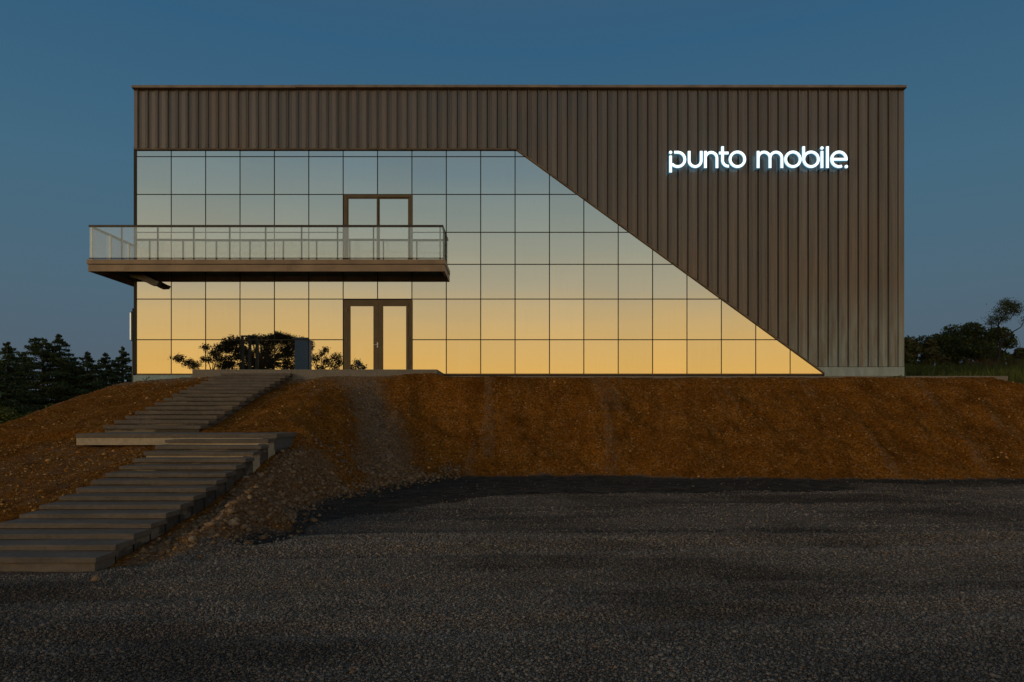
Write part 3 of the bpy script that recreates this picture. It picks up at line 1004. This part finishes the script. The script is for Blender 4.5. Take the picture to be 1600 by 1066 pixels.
MB().box(rx0, rx1, YB + .002, YB + .026, zg0 - .028, zg0 - .004).build('bottom_rail', M_RAIL, balc)
MB().box(rx0 + .008, rx0 + .034, YB + .03, SIDE_END - .1, zg0 - .028, zg0 - .004).build('bottom_rail', M_RAIL, balc)
MB().box(rx1 - .018, rx1 - .001, YB + .03, D - .03, zg0 - .028, zg0 - .004).build('bottom_rail', M_RAIL, balc)
# folded steel bracket under the left end
br = MB()
bxa = WX(212, D - .3)
br.prism_y([(bxa - .35, zl - .06), (bxa + .1, zl - .06), (bxa + .3, zb + .03), (bxa + .72, zb - .20), (bxa + .86, zb - .25), (bxa + .80, zb - .36), (bxa + .60, zb - .37), (bxa + .2, zb - .16), (bxa - .1, zb - .10)], D - .42, D - .20)
br.build('bracket', M_RAIL, balc)

# ------------------------------------------------------------------ narrow blade sign / post at the left wall
psg = empty('blade_sign', (WX(208, D + .8), D + .8, -.8), 'thin dark post with narrow pale lit panel standing off the left side wall', 'sign')
dd_ = D + .8
MB().tube([(WX(207.6, dd_), dd_, -1.3), (WX(207.6, dd_), dd_, WZ(482, dd_))], [.028, .028], 8).build('post', M_POST, psg)
MB().box(WX(203.9, dd_), WX(206.0, dd_), dd_ - .05, dd_ + .05, WZ(531, dd_), WZ(489, dd_)).build('panel', make_emit('faint_lit_panel', (1, .95, .75), .38), psg)
MB().box(WX(206.0, dd_) + .001, WX(206.6, dd_), dd_ - .055, dd_ + .055, WZ(533, dd_), WZ(487, dd_)).build('panel_frame', M_RAIL, psg)

# ------------------------------------------------------------------ illuminated lettering
SD = D - .42                                     # front plane of the letters
sign = empty('illuminated_sign', (WX(1184, SD), SD, WZ(262, SD)), 'glowing white channel letters reading punto mobile. on the brown cladding', 'sign')
def lp(cx, cy): return (WX(1020 + cx / 5.0, SD), WZ(220 + cy / 5.0, SD))
def arc(cx, cy, r, a0, a1, n=20):
    return [(cx + r * math.cos(rad(a0 + (a1 - a0) * k / n)), cy - r * math.sin(rad(a0 + (a1 - a0) * k / n))) for k in range(n + 1)]
HW = 9.4                                         # half stroke in lettering units
def offset(pts, closed, hw):
    L, R = [], []
    n = len(pts)
    for i, p in enumerate(pts):
        a = pts[(i - 1) % n] if (closed or i > 0) else pts[i]
        b_ = pts[(i + 1) % n] if (closed or i < n - 1) else pts[i]
        dx, dy = b_[0] - a[0], b_[1] - a[1]
        l = math.hypot(dx, dy) or 1
        nx2, ny2 = -dy / l, dx / l
        L.append((p[0] + nx2 * hw, p[1] + ny2 * hw)); R.append((p[0] - nx2 * hw, p[1] - ny2 * hw))
    return L, R
def stroke(mb, pts, closed, y0, y1, hw=HW):
    L, R = offset(pts, closed, hw)
    n = len(pts)
    rings = []
    for (P, y) in ((L, y0), (R, y0), (R, y1), (L, y1)):
        rings.append([(lp(*p)[0], y, lp(*p)[1]) for p in P])
    k = len(mb.v)
    for r_ in rings: mb.v += r_
    m = n if closed else n - 1
    for i in range(m):
        j = (i + 1) % n
        mb.f.append((k + i, k + j, k + n + j, k + n + i)); mb.mi.append(0)                    # face
        mb.f.append((k + n + i, k + n + j, k + 2 * n + j, k + 2 * n + i)); mb.mi.append(1)
        mb.f.append((k + 2 * n + i, k + 2 * n + j, k + 3 * n + j, k + 3 * n + i)); mb.mi.append(2)
        mb.f.append((k + 3 * n + i, k + 3 * n + j, k + j, k + i)); mb.mi.append(1)
    if not closed:
        mb.f.append((k, k + n, k + 2 * n, k + 3 * n)); mb.mi.append(1)
        e = n - 1
        mb.f.append((k + e, k + 3 * n + e, k + 2 * n + e, k + n + e)); mb.mi.append(1)
ML = 204                                          # baseline of stroke ends
LET = [
 ('p', [([(140, 116), (140, 247)], 0), ([(168, 89), (195, 89)] + arc(195, 145, 56, 88, -142, 30), 0), ('dot', 140, 90, 11.5)]),
 ('u', [([(285, 80), (285, 152)] + arc(332, 154, 47, 180, 360, 22) + [(379, 80)], 0)]),
 ('n', [([(412, 212), (412, 80)], 0), (arc(457, 135, 45, 172, 0, 18) + [(502, 212)], 0)]),
 ('t', [([(546, 44), (546, 152)] + arc(592, 152, 46, 184, 274, 12), 0), ([(518, 95), (592, 95)], 0)]),
 ('o', [(arc(662, 144, 57, 0, 351, 39), 1)]),
 ('m', [([(824, 212), (824, 80)], 0), (arc(871, 134, 46, 172, 0, 18) + [(917, 212)], 0), (arc(964, 134, 46, 172, 0, 18) + [(1010, 212)], 0)]),
 ('o', [(arc(1096, 144, 57, 0, 351, 39), 1)]),
 ('b', [([(1180, 44), (1180, 150)], 0), (arc(1238, 144, 57, 0, 351, 39), 1)]),
 ('i', [([(1323, 80), (1323, 212)], 0), ('dot', 1323, 56, 11.5)]),
 ('l', [([(1366, 44), (1366, 212)], 0)]),
 ('e', [(arc(1456, 144, 57, 0, 293, 40), 0), ([(1402, 144), (1522, 144)], 0)]),
 ('.', [('dot', 1513, 201, 12)]),
]
BODY = D - .13
nth = {}
for ch, parts in LET:
    mb = MB()
    off = 0
    for s_ in parts:
        off += 1
        y0 = SD + .0015 * off
        if s_[0] == 'dot':
            _, cx, cy, r_ = s_
            ring = arc(cx, cy, r_, 0, 342, 19)
            n = len(ring)
            v = [(lp(*p)[0], y0, lp(*p)[1]) for p in ring] + [(lp(*p)[0], SD + .20, lp(*p)[1]) for p in ring]
            k = len(mb.v); mb.v += v
            mb.f.append(tuple(k + i for i in range(n))); mb.mi.append(0)
            mb.f.append(tuple(k + n + i for i in range(n))[::-1]); mb.mi.append(2)
            for i in range(n):
                mb.f.append((k + i, k + n + i, k + n + (i + 1) % n, k + (i + 1) % n)); mb.mi.append(1)
        else:
            stroke(mb, s_[0], bool(s_[1]), y0, SD + .20 + .0015 * off)
    o = mb.build('letter' if ch != '.' else 'full_stop', [M_LIT, M_RETURN, M_BACKLIT], sign)
    o['label'] = 'lit letter ' + ch if ch != '.' else 'small round lit full stop'
    # translucent rim just behind the face, and spacer pins to the wall
    rim = MB()
    for s_ in parts:
        if s_[0] == 'dot': stroke(rim, arc(s_[1], s_[2], s_[3] * .55, 0, 342, 19), True, SD + .012, SD + .045, s_[3] * .55)
        else: stroke(rim, s_[0], bool(s_[1]), SD + .012 + .001 * parts.index(s_), SD + .045, HW + 1.3)
    rim.mi = [0] * len(rim.mi)
    rim.build('rim', M_HALO, o)
    pin = MB()
    q = parts[0]
    anchors = [q[0][0], q[0][-1]] if q[0] != 'dot' else [(q[1], q[2])]
    for a in anchors:
        X0, Z0 = lp(*a)
        pin.box(X0 - .012, X0 + .012, SD + .19, D - .095, Z0 - .012, Z0 + .012)
    pin.build('spacer', M_RAIL, o)

# ------------------------------------------------------------------ slab and platform
SLD = 22.62
slab = MB()
slab.box(WX(345, SLD), WX(1575, SLD), SLD, D - .04, -.62, WZ(587.6, SLD))
slab.box(B_X1 + .01, WX(1575, SLD), D - .04, D + 1.4, -.62, WZ(587.6, SLD))
tag(slab.build('foundation_slab', M_SLAB), 'concrete foundation slab edge along the top of the bank', kind='structure')
pl = MB()
px0, px1 = WX(300.5, 22.2), WX(683, 22.2)
pl.bevbox(px0, WX(455, 22.2) - .004, 22.2, D - .055, -.45, WZ(577.4, 22.2), .015)
pl.bevbox(WX(455, 22.2) + .004, px1, 22.2, D - .055, -.45, WZ(577.4, 22.2), .015)
tag(pl.build('entrance_platform', M_SLAB), 'long low pale concrete platform before the entrance door', 'platform')

# ------------------------------------------------------------------ stairs
st = empty('staircase', ((XL0 + XL1) / 2, 8.1, LOW_Z[0] - .2), 'two flight grey concrete staircase climbing the soil bank from the yard to the entrance', 'staircase')
srng = random.Random(9)
def step(x0, x1, y, zt_, depth, h, side, base_z, mats):
    mb = MB()
    jx, jz = srng.uniform(-.012, .012), srng.uniform(-.006, .006)
    sk = srng.uniform(-.006, .006)
    b = .01
    # slightly sagging, uneven tread slab
    n = 7
    k = len(mb.v)
    for i in range(n):
        x = x0 + jx + (x1 - x0) * i / (n - 1)
        dz = srng.uniform(-.004, .004) + sk * (i / (n - 1) - .5) * 2
        dy = srng.uniform(-.007, .007)
        for (yy, z_) in ((y + dy, zt_ - h), (y + dy, zt_ - b + dz), (y + b + dy, zt_ + dz), (y + depth, zt_ + dz), (y + depth, zt_ - h)):
            mb.v.append((x, yy, z_))
    for i in range(n - 1):
        for j in range(5):
            a_ = k + i * 5 + j; c_ = k + i * 5 + (j + 1) % 5
            mb.f.append((a_, a_ + 5, c_ + 5, c_)); mb.mi.append(0)
    mb.f.append(tuple(k + j for j in range(5))); mb.mi.append(0)
    mb.f.append(tuple(k + (n - 1) * 5 + j for j in range(5))[::-1]); mb.mi.append(0)
    # body below the nosing, set back
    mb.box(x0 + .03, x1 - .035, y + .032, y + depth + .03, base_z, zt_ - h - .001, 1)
    return mb.build('step', mats, st)
pale_steps = {13, 12, 14}
for i in range(15):
    h = .065
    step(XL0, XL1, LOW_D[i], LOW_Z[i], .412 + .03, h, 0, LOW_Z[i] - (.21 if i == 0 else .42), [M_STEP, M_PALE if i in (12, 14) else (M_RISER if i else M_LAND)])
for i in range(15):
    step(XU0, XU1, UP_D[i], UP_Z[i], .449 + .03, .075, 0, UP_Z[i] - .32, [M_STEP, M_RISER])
la = MB()
lx0, lx1 = WX(118, LOW_D[15]), XL1 + .02
la.bevbox(lx0, lx1, LOW_D[15], UP_D[0] + .03, LAND_Z - .085, LAND_Z + .002, .012)
la.build('landing', M_LAND, st)
lb = MB()
lb.box(lx0 + .012, lx1 - .30, LOW_D[15] + .010, UP_D[0], LAND_Z - .235, LAND_Z - .087)
lb.build('landing_edge', M_PALE, st)
lc = MB()
lc.box(lx1 - .298, lx1 - .03, LOW_D[15] + .012, UP_D[0] - .01, LAND_Z - .32, LAND_Z - .087)
lc.build('landing_end', M_SIDE, st)
sw = MB()
prof = [(LOW_D[0] + .2, LOW_Z[0] - .5)] + [(d + .05, z - .078) for d, z in zip(LOW_D[:15], LOW_Z[:15])] + [(LOW_D[15] + .03, LAND_Z - .24), (UP_D[0] - .1, LAND_Z - .24), (UP_D[0] - .1, LAND_Z - 1.2), (LOW_D[12], LOW_Z[12] - 1.0)]
sw.prism_x(prof, XL1 - .20, XL1 - .055)
sw.build('side_wall', M_SIDE, st)

# ------------------------------------------------------------------ vegetation
def leaves(P, size, aspect=.5, up=None):
    """one folded leaf quad per point, random orientation"""
    n = len(P)
    u = RNG.normal(0, 1, (n, 3))
    if up is not None: u = u * .45 + up
    u /= np.linalg.norm(u, axis=1)[:, None] + 1e-9
    w = np.cross(u, RNG.normal(0, 1, (n, 3)))
    w /= np.linalg.norm(w, axis=1)[:, None] + 1e-9
    s = (size * RNG.uniform(.6, 1.35, n))[:, None]
    a = P - w * s * aspect * .5
    b = P + u * s * .5
    c = P + w * s * aspect * .5
    d = P - u * s * .5
    v = np.stack([d, a, b, c], 1).reshape(-1, 3)
    f = np.arange(n * 4).reshape(n, 4)
    return v, f

def conifer(name, x, y, h, r, label, seed, flat_top=False, zbase=None):
    rs = np.random.default_rng(seed)
    z0 = (float(gz([x], [y])[0]) if zbase is None else zbase) - .1
    t = empty(name, (x, y, z0), label, 'conifer tree', 'dark conifers beyond the left slope')
    mb = MB()
    mb.tube([(x, y, z0), (x + .05, y, z0 + h * .5), (x, y, z0 + h * .98)], [.028 * h, .016 * h, .012], 8)
    P = []
    nb = int(24 * h); tiers = max(7, int(h / .42))
    for k in range(nb):
        u = (k + rs.uniform(0, 1)) / nb
        zz_ = z0 + h * (.01 + .98 * (round(u * tiers + .25 * math.sin(3.1 * k)) / tiers * .28 + u * .72))
        prof = (1 - u) ** .82 if not flat_top else min(1, (1 - u) ** .42 * 1.02)
        L = r * prof * rs.uniform(.55, 1.28) + .06
        az_ = rs.uniform(0, 2 * np.pi)
        drp = rs.uniform(-.06, .16) - .10 * (1 - u)
        tip = np.array([x + L * math.cos(az_), y + L * math.sin(az_), zz_ + L * drp])
        mb.tube([(x, y, zz_ - .05 * L), tuple((np.array([x, y, zz_]) + tip) / 2 + np.array([0, 0, .03 * L])), tuple(tip)], [.012 * h * (1 - u) + .012, .01, .006], 4)
        m = int(30 + 80 * L)
        s = rs.uniform(.12, 1, m) ** .75
        q = np.array([x, y, zz_]) + (tip - np.array([x, y, zz_])) * s[:, None]
        wd = .26 * L * (1.05 - s * .75)
        perp = np.array([-math.sin(az_), math.cos(az_), 0])
        q = q + perp * (rs.normal(0, 1, m) * wd)[:, None] + np.array([0, 0, 1]) * (-np.abs(rs.normal(0, .055, m)) * (1 + L * .3) + .03)[:, None]
        P.append(q)
    P = np.concatenate(P)
    mb.build('trunk', M_BARK, t, origin=(x, y, z0))
    v, f = leaves(P, .17, .34, up=np.array([0, 0, -.12]))
    fast_mesh('crown', v, f, M_CONIFER, t, loc=(x, y, z0))
    return t

def tree_at(px, py_top, d): return WX(px, d), d, WZ(py_top, d)
CON = [(-26, 536, 38, 2.7, 'dark conifer cut by the left edge of the picture', False),
       (12, 531, 40, 2.9, 'pointed dark conifer nearest the left edge, with a short leader', False),
       (66, 525, 43, 3.0, 'broad flat shouldered dark conifer, widest of the left row', True),
       (93, 519, 44, 3.0, 'tallest dark conifer of the left row with a thin spire top', False),
       (136, 547, 44, 2.7, 'small pointed dark conifer in the dip of the left row', False),
       (165, 549, 47, 2.7, 'low dark conifer between the dip and the building', False),
       (191, 539, 46, 2.7, 'dark conifer closest to the left corner of the building', False),
       (222, 552, 49, 2.8, 'dark conifer mostly hidden behind the building corner', False),
       (36, 548, 47, 3.0, 'rear dark conifer filling the gap between the two leftmost points', False),
       (116, 556, 48, 3.0, 'rear dark conifer filling the gap right of the thin spire', False)]
for k, (px, pt, d, r, lab, fl) in enumerate(CON):
    x, y, zt_ = tree_at(px, pt, d)
    z0 = float(gz([x], [y])[0])
    conifer('conifer_tree', x, y, zt_ - z0, r, lab, 100 + k, fl)

def bush(name, x, y, z0, w, h, label, cat, mat, seed, n_leaf=5200, leaf=.13, limbs=7, group=None, clumps=16, low=.05, depth=None):
    rs = np.random.default_rng(seed)
    t = empty(name, (x, y, z0), label, cat, group)
    mb = MB()
    P = []
    base = np.array([x, y, z0])
    depth = depth or w * .8
    cents = []
    for k in range(clumps):
        a = rs.uniform(0, 2 * np.pi); q = rs.uniform(0, 1) ** .5
        cz = rs.uniform(low, .95)
        rad_ = math.sqrt(max(.05, 1 - (max(0, cz - .35) / .68) ** 2))
        c = base + np.array([math.cos(a) * q * rad_ * w / 2, math.sin(a) * q * rad_ * depth / 2, cz * h])
        cents.append(c)
        m = n_leaf // clumps
        s = rs.uniform(.13, .24) * min(w, h) 
        g_ = rs.normal(0, 1, (m, 3)); g_ /= np.linalg.norm(g_, axis=1)[:, None]
        g_ *= rs.uniform(.25, 1, m)[:, None] ** .5
        P.append(c + g_ * s * np.array([1.15, 1, .75]))
    for c in cents[:limbs]:
        mid = (base + c) / 2 + rs.normal(0, .08, 3) * w * .2
        mb.tube([tuple(base + rs.normal(0, .03, 3)), tuple(mid), tuple(c)], [.028 * h, .016 * h, .008 * h], 5)
    mb.build('trunk', M_BARK, t, origin=tuple(base))
    v, f = leaves(np.concatenate(P), leaf, .6)
    fast_mesh('crown', v, f, mat, t, loc=tuple(base))
    return t

BUSH = [(1430, 530, 562, 76, M_BROAD2, 'low olive bush against the right corner of the building'),
        (1462, 524, 566, 74, M_BROAD, 'dark rounded bush second from the building'),
        (1497, 513, 568, 62, M_BROAD, 'taller dark bush with ragged top in the middle of the right thicket'),
        (1532, 508, 568, 74, M_BROAD, 'broad spreading bush below the slender tree'),
        (1553, 516, 569, 66, M_BROAD, 'dense dark bush around the foot of the slender tree'),
        (1598, 546, 570, 34, M_BROAD2, 'thin low bush at the right edge of the picture'),
        (1406, 538, 566, 60, M_BROAD, 'dark bush half hidden behind the building at the right')]
for k, (px, pt, pb, wpx, mt, lab) in enumerate(BUSH):
    d = 43 + (k % 3) * 1.5
    x, y, zt_ = tree_at(px, pt, d)
    z0 = float(gz([x], [y])[0]) - .1
    bush('bush', x, y, z0, wpx * d / F, zt_ - z0, lab, 'bush', mt, 200 + k, 9000, .14, clumps=26, low=.02, group='bushes beyond the right end of the building')

# slender leaning tree at the right
d = 41.0
x, y, zt_ = tree_at(1570, 470, d)
z0 = float(gz([WX(1558, d)], [d])[0]) - .1
tt = empty('slender_tree', (WX(1558, d), d, z0), 'slender tree with bare branching stem and small tufted crown above the right thicket', 'tree')
mb = MB()
def tp(px, py): return (WX(px, d) + random.uniform(-.02, .02), d + random.uniform(-.15, .15), WZ(py, d))
mb.tube([(WX(1558, d), d, z0), tp(1561, 548), tp(1566, 528), tp(1560, 508), tp(1572, 490), tp(1577, 474)], [.11, .09, .07, .05, .035, .015], 6)
mb.tube([tp(1566, 528), tp(1582, 520), tp(1592, 512), tp(1604, 500)], [.045, .035, .025, .01], 5)
mb.tube([tp(1560, 508), tp(1545, 512), tp(1532, 514), tp(1520, 508)], [.03, .02, .014, .007], 5)
mb.tube([tp(1560, 508), tp(1562, 500), tp(1552, 494)], [.03, .02, .01], 5)
mb.tube([tp(1572, 490), tp(1586, 487), tp(1592, 484)], [.03, .02, .01], 5)
mb.tube([tp(1588, 560), tp(1586, 548), tp(1592, 540), tp(1590, 528)], [.03, .02, .014, .006], 5)
mb.build('trunk', M_BARK, tt, origin=(WX(1558, d), d, z0))
P = []
for (px, py, rx_, rz_, m) in ((1576, 477, 11, 7, 900), (1584, 486, 11, 6, 800), (1563, 486, 9, 6, 450), (1556, 498, 11, 6, 600), (1568, 497, 9, 5, 420), (1549, 505, 7, 4, 220),
                          (1570, 473, 7, 4, 300), (1588, 478, 6, 4, 240), (1523, 509, 4, 3, 60), (1600, 500, 5, 5, 90)):
    g_ = RNG.normal(0, .62, (m, 3))
    P.append(np.array([WX(px, d), d, WZ(py, d)]) + g_ * np.array([rx_, rx_, rz_]) * d / F)
v, f = leaves(np.concatenate(P), .10, .35)
fast_mesh('crown', v, f, M_BROAD, tt, loc=(WX(1558, d), d, z0))

# grass
def grass(name, n, xr, yr, hmin, hmax, mat, label, keep=None):
    x = RNG.uniform(*xr, n); y = RNG.uniform(*yr, n)
    if keep is not None:
        m = keep(x, y); x, y = x[m], y[m]; n = len(x)
    z = gz(x, y) - .02
    h = RNG.uniform(hmin, hmax, n) * (1 + .5 * fbm(x * .8, y * .8, 3, 77))
    lean = RNG.normal(0, .28, (n, 2)) * h[:, None]
    a = RNG.uniform(0, np.pi, n); w = RNG.uniform(.008, .018, n)
    wx, wy = np.cos(a) * w, np.sin(a) * w
    b0 = np.stack([x - wx, y - wy, z], -1); b1 = np.stack([x + wx, y + wy, z], -1)
    m0 = np.stack([x - wx * .8 + lean[:, 0] * .4, y - wy * .8 + lean[:, 1] * .4, z + h * .6], -1)
    m1 = np.stack([x + wx * .8 + lean[:, 0] * .4, y + wy * .8 + lean[:, 1] * .4, z + h * .6], -1)
    t_ = np.stack([x + lean[:, 0], y + lean[:, 1], z + h], -1)
    v = np.stack([b0, b1, m1, m0, t_], 1).reshape(-1, 3)
    k = np.arange(n) * 5
    f = np.concatenate([np.stack([k, k + 1, k + 2], -1), np.stack([k, k + 2, k + 3], -1), np.stack([k + 3, k + 2, k + 4], -1)])
    return tag(fast_mesh(name, v, f, mat), label, kind='stuff')
grass('grass', 70000, (13.9, 36), (25, 42), .25, .70, M_GRASS, 'tall green grass in the field behind the right end of the slab')
grass('dry_grass', 1500, (WX(1540, 36), WX(1580, 36)), (34, 38), .5, 1.05, M_DRYGRASS, 'tall dry grass plumes in front of the right bushes')
grass('meadow_grass', 26000, (-34, -13.3), (20, 36), .15, .5, M_GRASS, 'low green grass and weeds beyond the left slope', keep=lambda x, y: gattr(g_grass, x, y) > .4)

# dark hedge low at the right edge, beyond the end of the slab
for k, (px, d_) in enumerate(((1592, 25.5), (1622, 26.5))):
    x, y = WX(px, d_), d_
    z0 = float(gz([x], [y])[0]) - .3
    bush('hedge_bush', x, y, z0, 1.3, WZ(589 + 2 * k, d_) - z0, ['dark brownish shrub low beside the right end of the slab', 'dark shrub at the lower right edge beyond the bank'][k], 'shrub', M_BROAD, 260 + k, 3000, .07, 5)

# a dry twig and weeds at the foot of the plinth and slab
tw = MB()
bx_, by_ = WX(227, 22.9), 22.9
bz_ = float(gz([bx_], [by_])[0])
for pts in ([(0, 0, -.05), (.04, 0, .08), (.02, .02, .16)], [(.04, 0, .08), (.10, 0, .13), (.13, .01, .20)], [(.02, 0, .05), (-.06, .02, .07), (-.09, .0, .12)], [(.10, 0, .13), (.17, 0, .14)]):
    tw.tube([(bx_ + a, by_ + b_, bz_ + c) for a, b_, c in pts], [.012 - .003 * i for i in range(len(pts))], 5)
tag(tw.build('dry_twig', M_BARK), 'small dry forked twig in the soil before the blue grey plinth', 'twig')
for k, (px, py_, lab) in enumerate(((757, 588, 'small green weed on the bank edge under the middle of the glass'), (1400, 590, 'small green weed at the slab edge under the right end of the cladding'))):
    x, y = WX(px, 22.5), 22.5
    z = float(gz([x], [y])[0])
    n = 130
    P = np.array([x, y, z + .03]) + RNG.normal(0, 1, (n, 3)) * np.array([.16, .05, .022])
    v, f = leaves(P, .07, .45)
    tag(fast_mesh('weed', v, f, M_GRASS, loc=(x, y, z)), lab, 'weed')

# ------------------------------------------------------------------ umbrella pines behind the camera, seen in the glass
def mirror_at(px, py, back):
    dv = 2 * D + back                    # length of the mirrored sight line
    return WX(px, dv), -back, WZ(py, dv)
def pine(blobs, px_base, back, label, seed, stems):
    rs = np.random.default_rng(seed)
    bx, by, _ = mirror_at(px_base, 600, back)
    z0 = float(gz([bx], [by])[0]) - .1
    t = empty('umbrella_pine', (bx, by, z0), label, 'pine tree', 'umbrella pines mirrored in the glass')
    mb = MB()
    P = []
    sc = (2 * D + back) / F
    fork = mirror_at(stems[0], stems[1], back)
    mb.tube([(bx, by, z0), ((bx + fork[0]) / 2 + .2, by, (z0 + fork[2]) / 2), fork], [.34, .28, .22], 9)
    for (px, py, rx_, rz_, m) in blobs:
        c = np.array(mirror_at(px, py, back)) + np.array([0, rs.normal(0, .8), 0])
        mid = (np.array(fork) + c) / 2 + np.array([0, 0, -.25])
        mb.tube([fork, tuple(mid), tuple(c)], [.07, .035, .012], 5)
        g_ = rs.normal(0, 1, (m, 3)); g_ /= np.linalg.norm(g_, axis=1)[:, None]
        g_ *= rs.uniform(.1, 1, m)[:, None] ** .4
        P.append(c + g_ * np.array([rx_, rx_, rz_]) * sc + rs.normal(0, .11, (m, 3)))
    mb.build('trunk', M_BARK, t, origin=(bx, by, z0))
    v, f = leaves(np.concatenate(P), .17, .40)
    fast_mesh('crown', v, f, M_PINE, t, loc=(bx, by, z0))
prs = random.Random(8)
main = []
for px in range(344, 476, 9):
    top = 524 + 12 * ((px - 415) / 70.0) ** 2 + prs.uniform(-1, 3)
    main.append((px, top + 5, 11, 5.5, 620))
    if prs.random() < .85: main.append((px + prs.uniform(-4, 4), top + 14, 10, 5, 460))
    if prs.random() < .75: main.append((px + prs.uniform(-5, 5), top + 25, 9, 4, 300))
    if prs.random() < .40: main.append((px + prs.uniform(-5, 5), top + 38, 9, 4, 260))
    if px < 400 or px > 440 or prs.random() < .5: main.append((px + prs.uniform(-5, 5), top + 49, 10, 5, 320))
for k in range(32):
    px = prs.uniform(346, 474); u = (px - 410) / 68.0
    main.append((px, 527 + 14 * u * u + prs.uniform(0, 52) , prs.uniform(4, 8), prs.uniform(2.5, 4.5), 190))
for k in range(26):
    px = prs.uniform(338, 480); u = (px - 410) / 68.0
    main.append((px, 524 + 14 * u * u + prs.uniform(-1, 3) , prs.uniform(3, 5), prs.uniform(2, 3), 90))
pine(main, 410, 15, 'widest umbrella pine with a domed crown, centre of the reflection in the glass', 300, (408, 566))
pine([(281, 559, 8, 5, 520), (276, 564, 6, 4, 260), (290, 563, 6, 4, 260), (304, 568, 9, 4, 380), (316, 560, 9, 5, 420), (322, 549, 7, 5, 360), (318, 542, 5, 3, 160), (334, 556, 8, 6, 420), (342, 547, 8, 8, 480),
      (338, 568, 10, 5, 420), (310, 574, 8, 3, 200), (352, 566, 9, 6, 400)], 318, 16, 'gnarled umbrella pine at the left end of the reflection, crown in separate tufts', 301, (326, 585))
pine([(484, 538, 7, 6, 420), (486, 548, 7, 7, 420), (494, 558, 9, 7, 460), (507, 545, 5, 4, 260), (504, 552, 5, 3, 160), (512, 564, 8, 6, 420), (527, 558, 9, 6, 460), (522, 570, 10, 6, 420), (500, 573, 9, 5, 300),
      (533, 566, 6, 6, 260)], 505, 15.5, 'low umbrella pine with small tufts right of the wide one in the reflection', 302, (503, 590))
pine([(556, 566, 6, 3.5, 240), (562, 571, 6, 3.5, 220), (550, 573, 8, 4, 260), (570, 576, 5, 2.5, 140), (558, 579, 9, 3.5, 240)], 556, 17, 'smallest umbrella pine, mirrored in the left leaf of the entrance door', 303, (556, 590))

# pale pillar and open frame that stand among the pines behind the camera, seen in the glass
def mbox(mb, pxa, pxb, pya, back, depth=.5):
    x0, _, z1 = mirror_at(pxa, pya, back); x1, _, _ = mirror_at(pxb, pya, back)
    mb.box(x0, x1, -back - depth, -back, ZC - 2.1, z1)
pm = MB(); mbox(pm, 456.5, 482.5, 532, 11, .9)
cx_, _, cz_ = mirror_at(469.5, 532, 11)
x0_, x1_ = mirror_at(455.5, 0, 11)[0], mirror_at(483.5, 0, 11)[0]
pm.box(x0_, x1_, -11.95, -10.95, cz_ + .001, cz_ + .08)
tag(pm.build('pillar', simple('pale_grey_render', (.46, .44, .40), .9)), 'pale grey square pillar mirrored in the glass right of the widest pine', 'pillar')
fr_ = empty('open_frame', (mirror_at(388, 0, 11.5)[0], -11.5, ZC - 1.9), 'dark open post frame mirrored in the glass inside the widest pine', 'frame')
for a_, b_ in ((375.5, 379), (386, 390), (397.5, 402)):
    q = MB(); mbox(q, a_, b_, 524, 11.5, .2); q.build('post', M_BRONZE, fr_)
q = MB()
x0_, _, zt1 = mirror_at(375.5, 521.5, 11.5); x1_ = mirror_at(402, 0, 11.5)[0]; zt0 = mirror_at(0, 523.9, 11.5)[2]
q.box(x0_, x1_, -11.7, -11.5, zt0 + .01, zt1); q.build('lintel', M_BRONZE, fr_)

for k, (px, pt, d_, w_, lab) in enumerate(((8, 641, 24.0, 1.3, 'bright green low shrub at the left edge beyond the soil slope'), (44, 645, 24.5, 1.2, 'green low shrub between the left edge and the soil crest'),
                                           (86, 634, 26.0, 1.2, 'small green shrub just showing over the soil crest at the left'))):
    x, y = WX(px, d_), d_
    z0 = float(gz([x], [y])[0]) - .1
    bush('low_shrub', x, y, z0, w_, WZ(pt, d_) - z0, lab, 'shrub', M_GRASS, 300 + k, 3000, .08, 5)
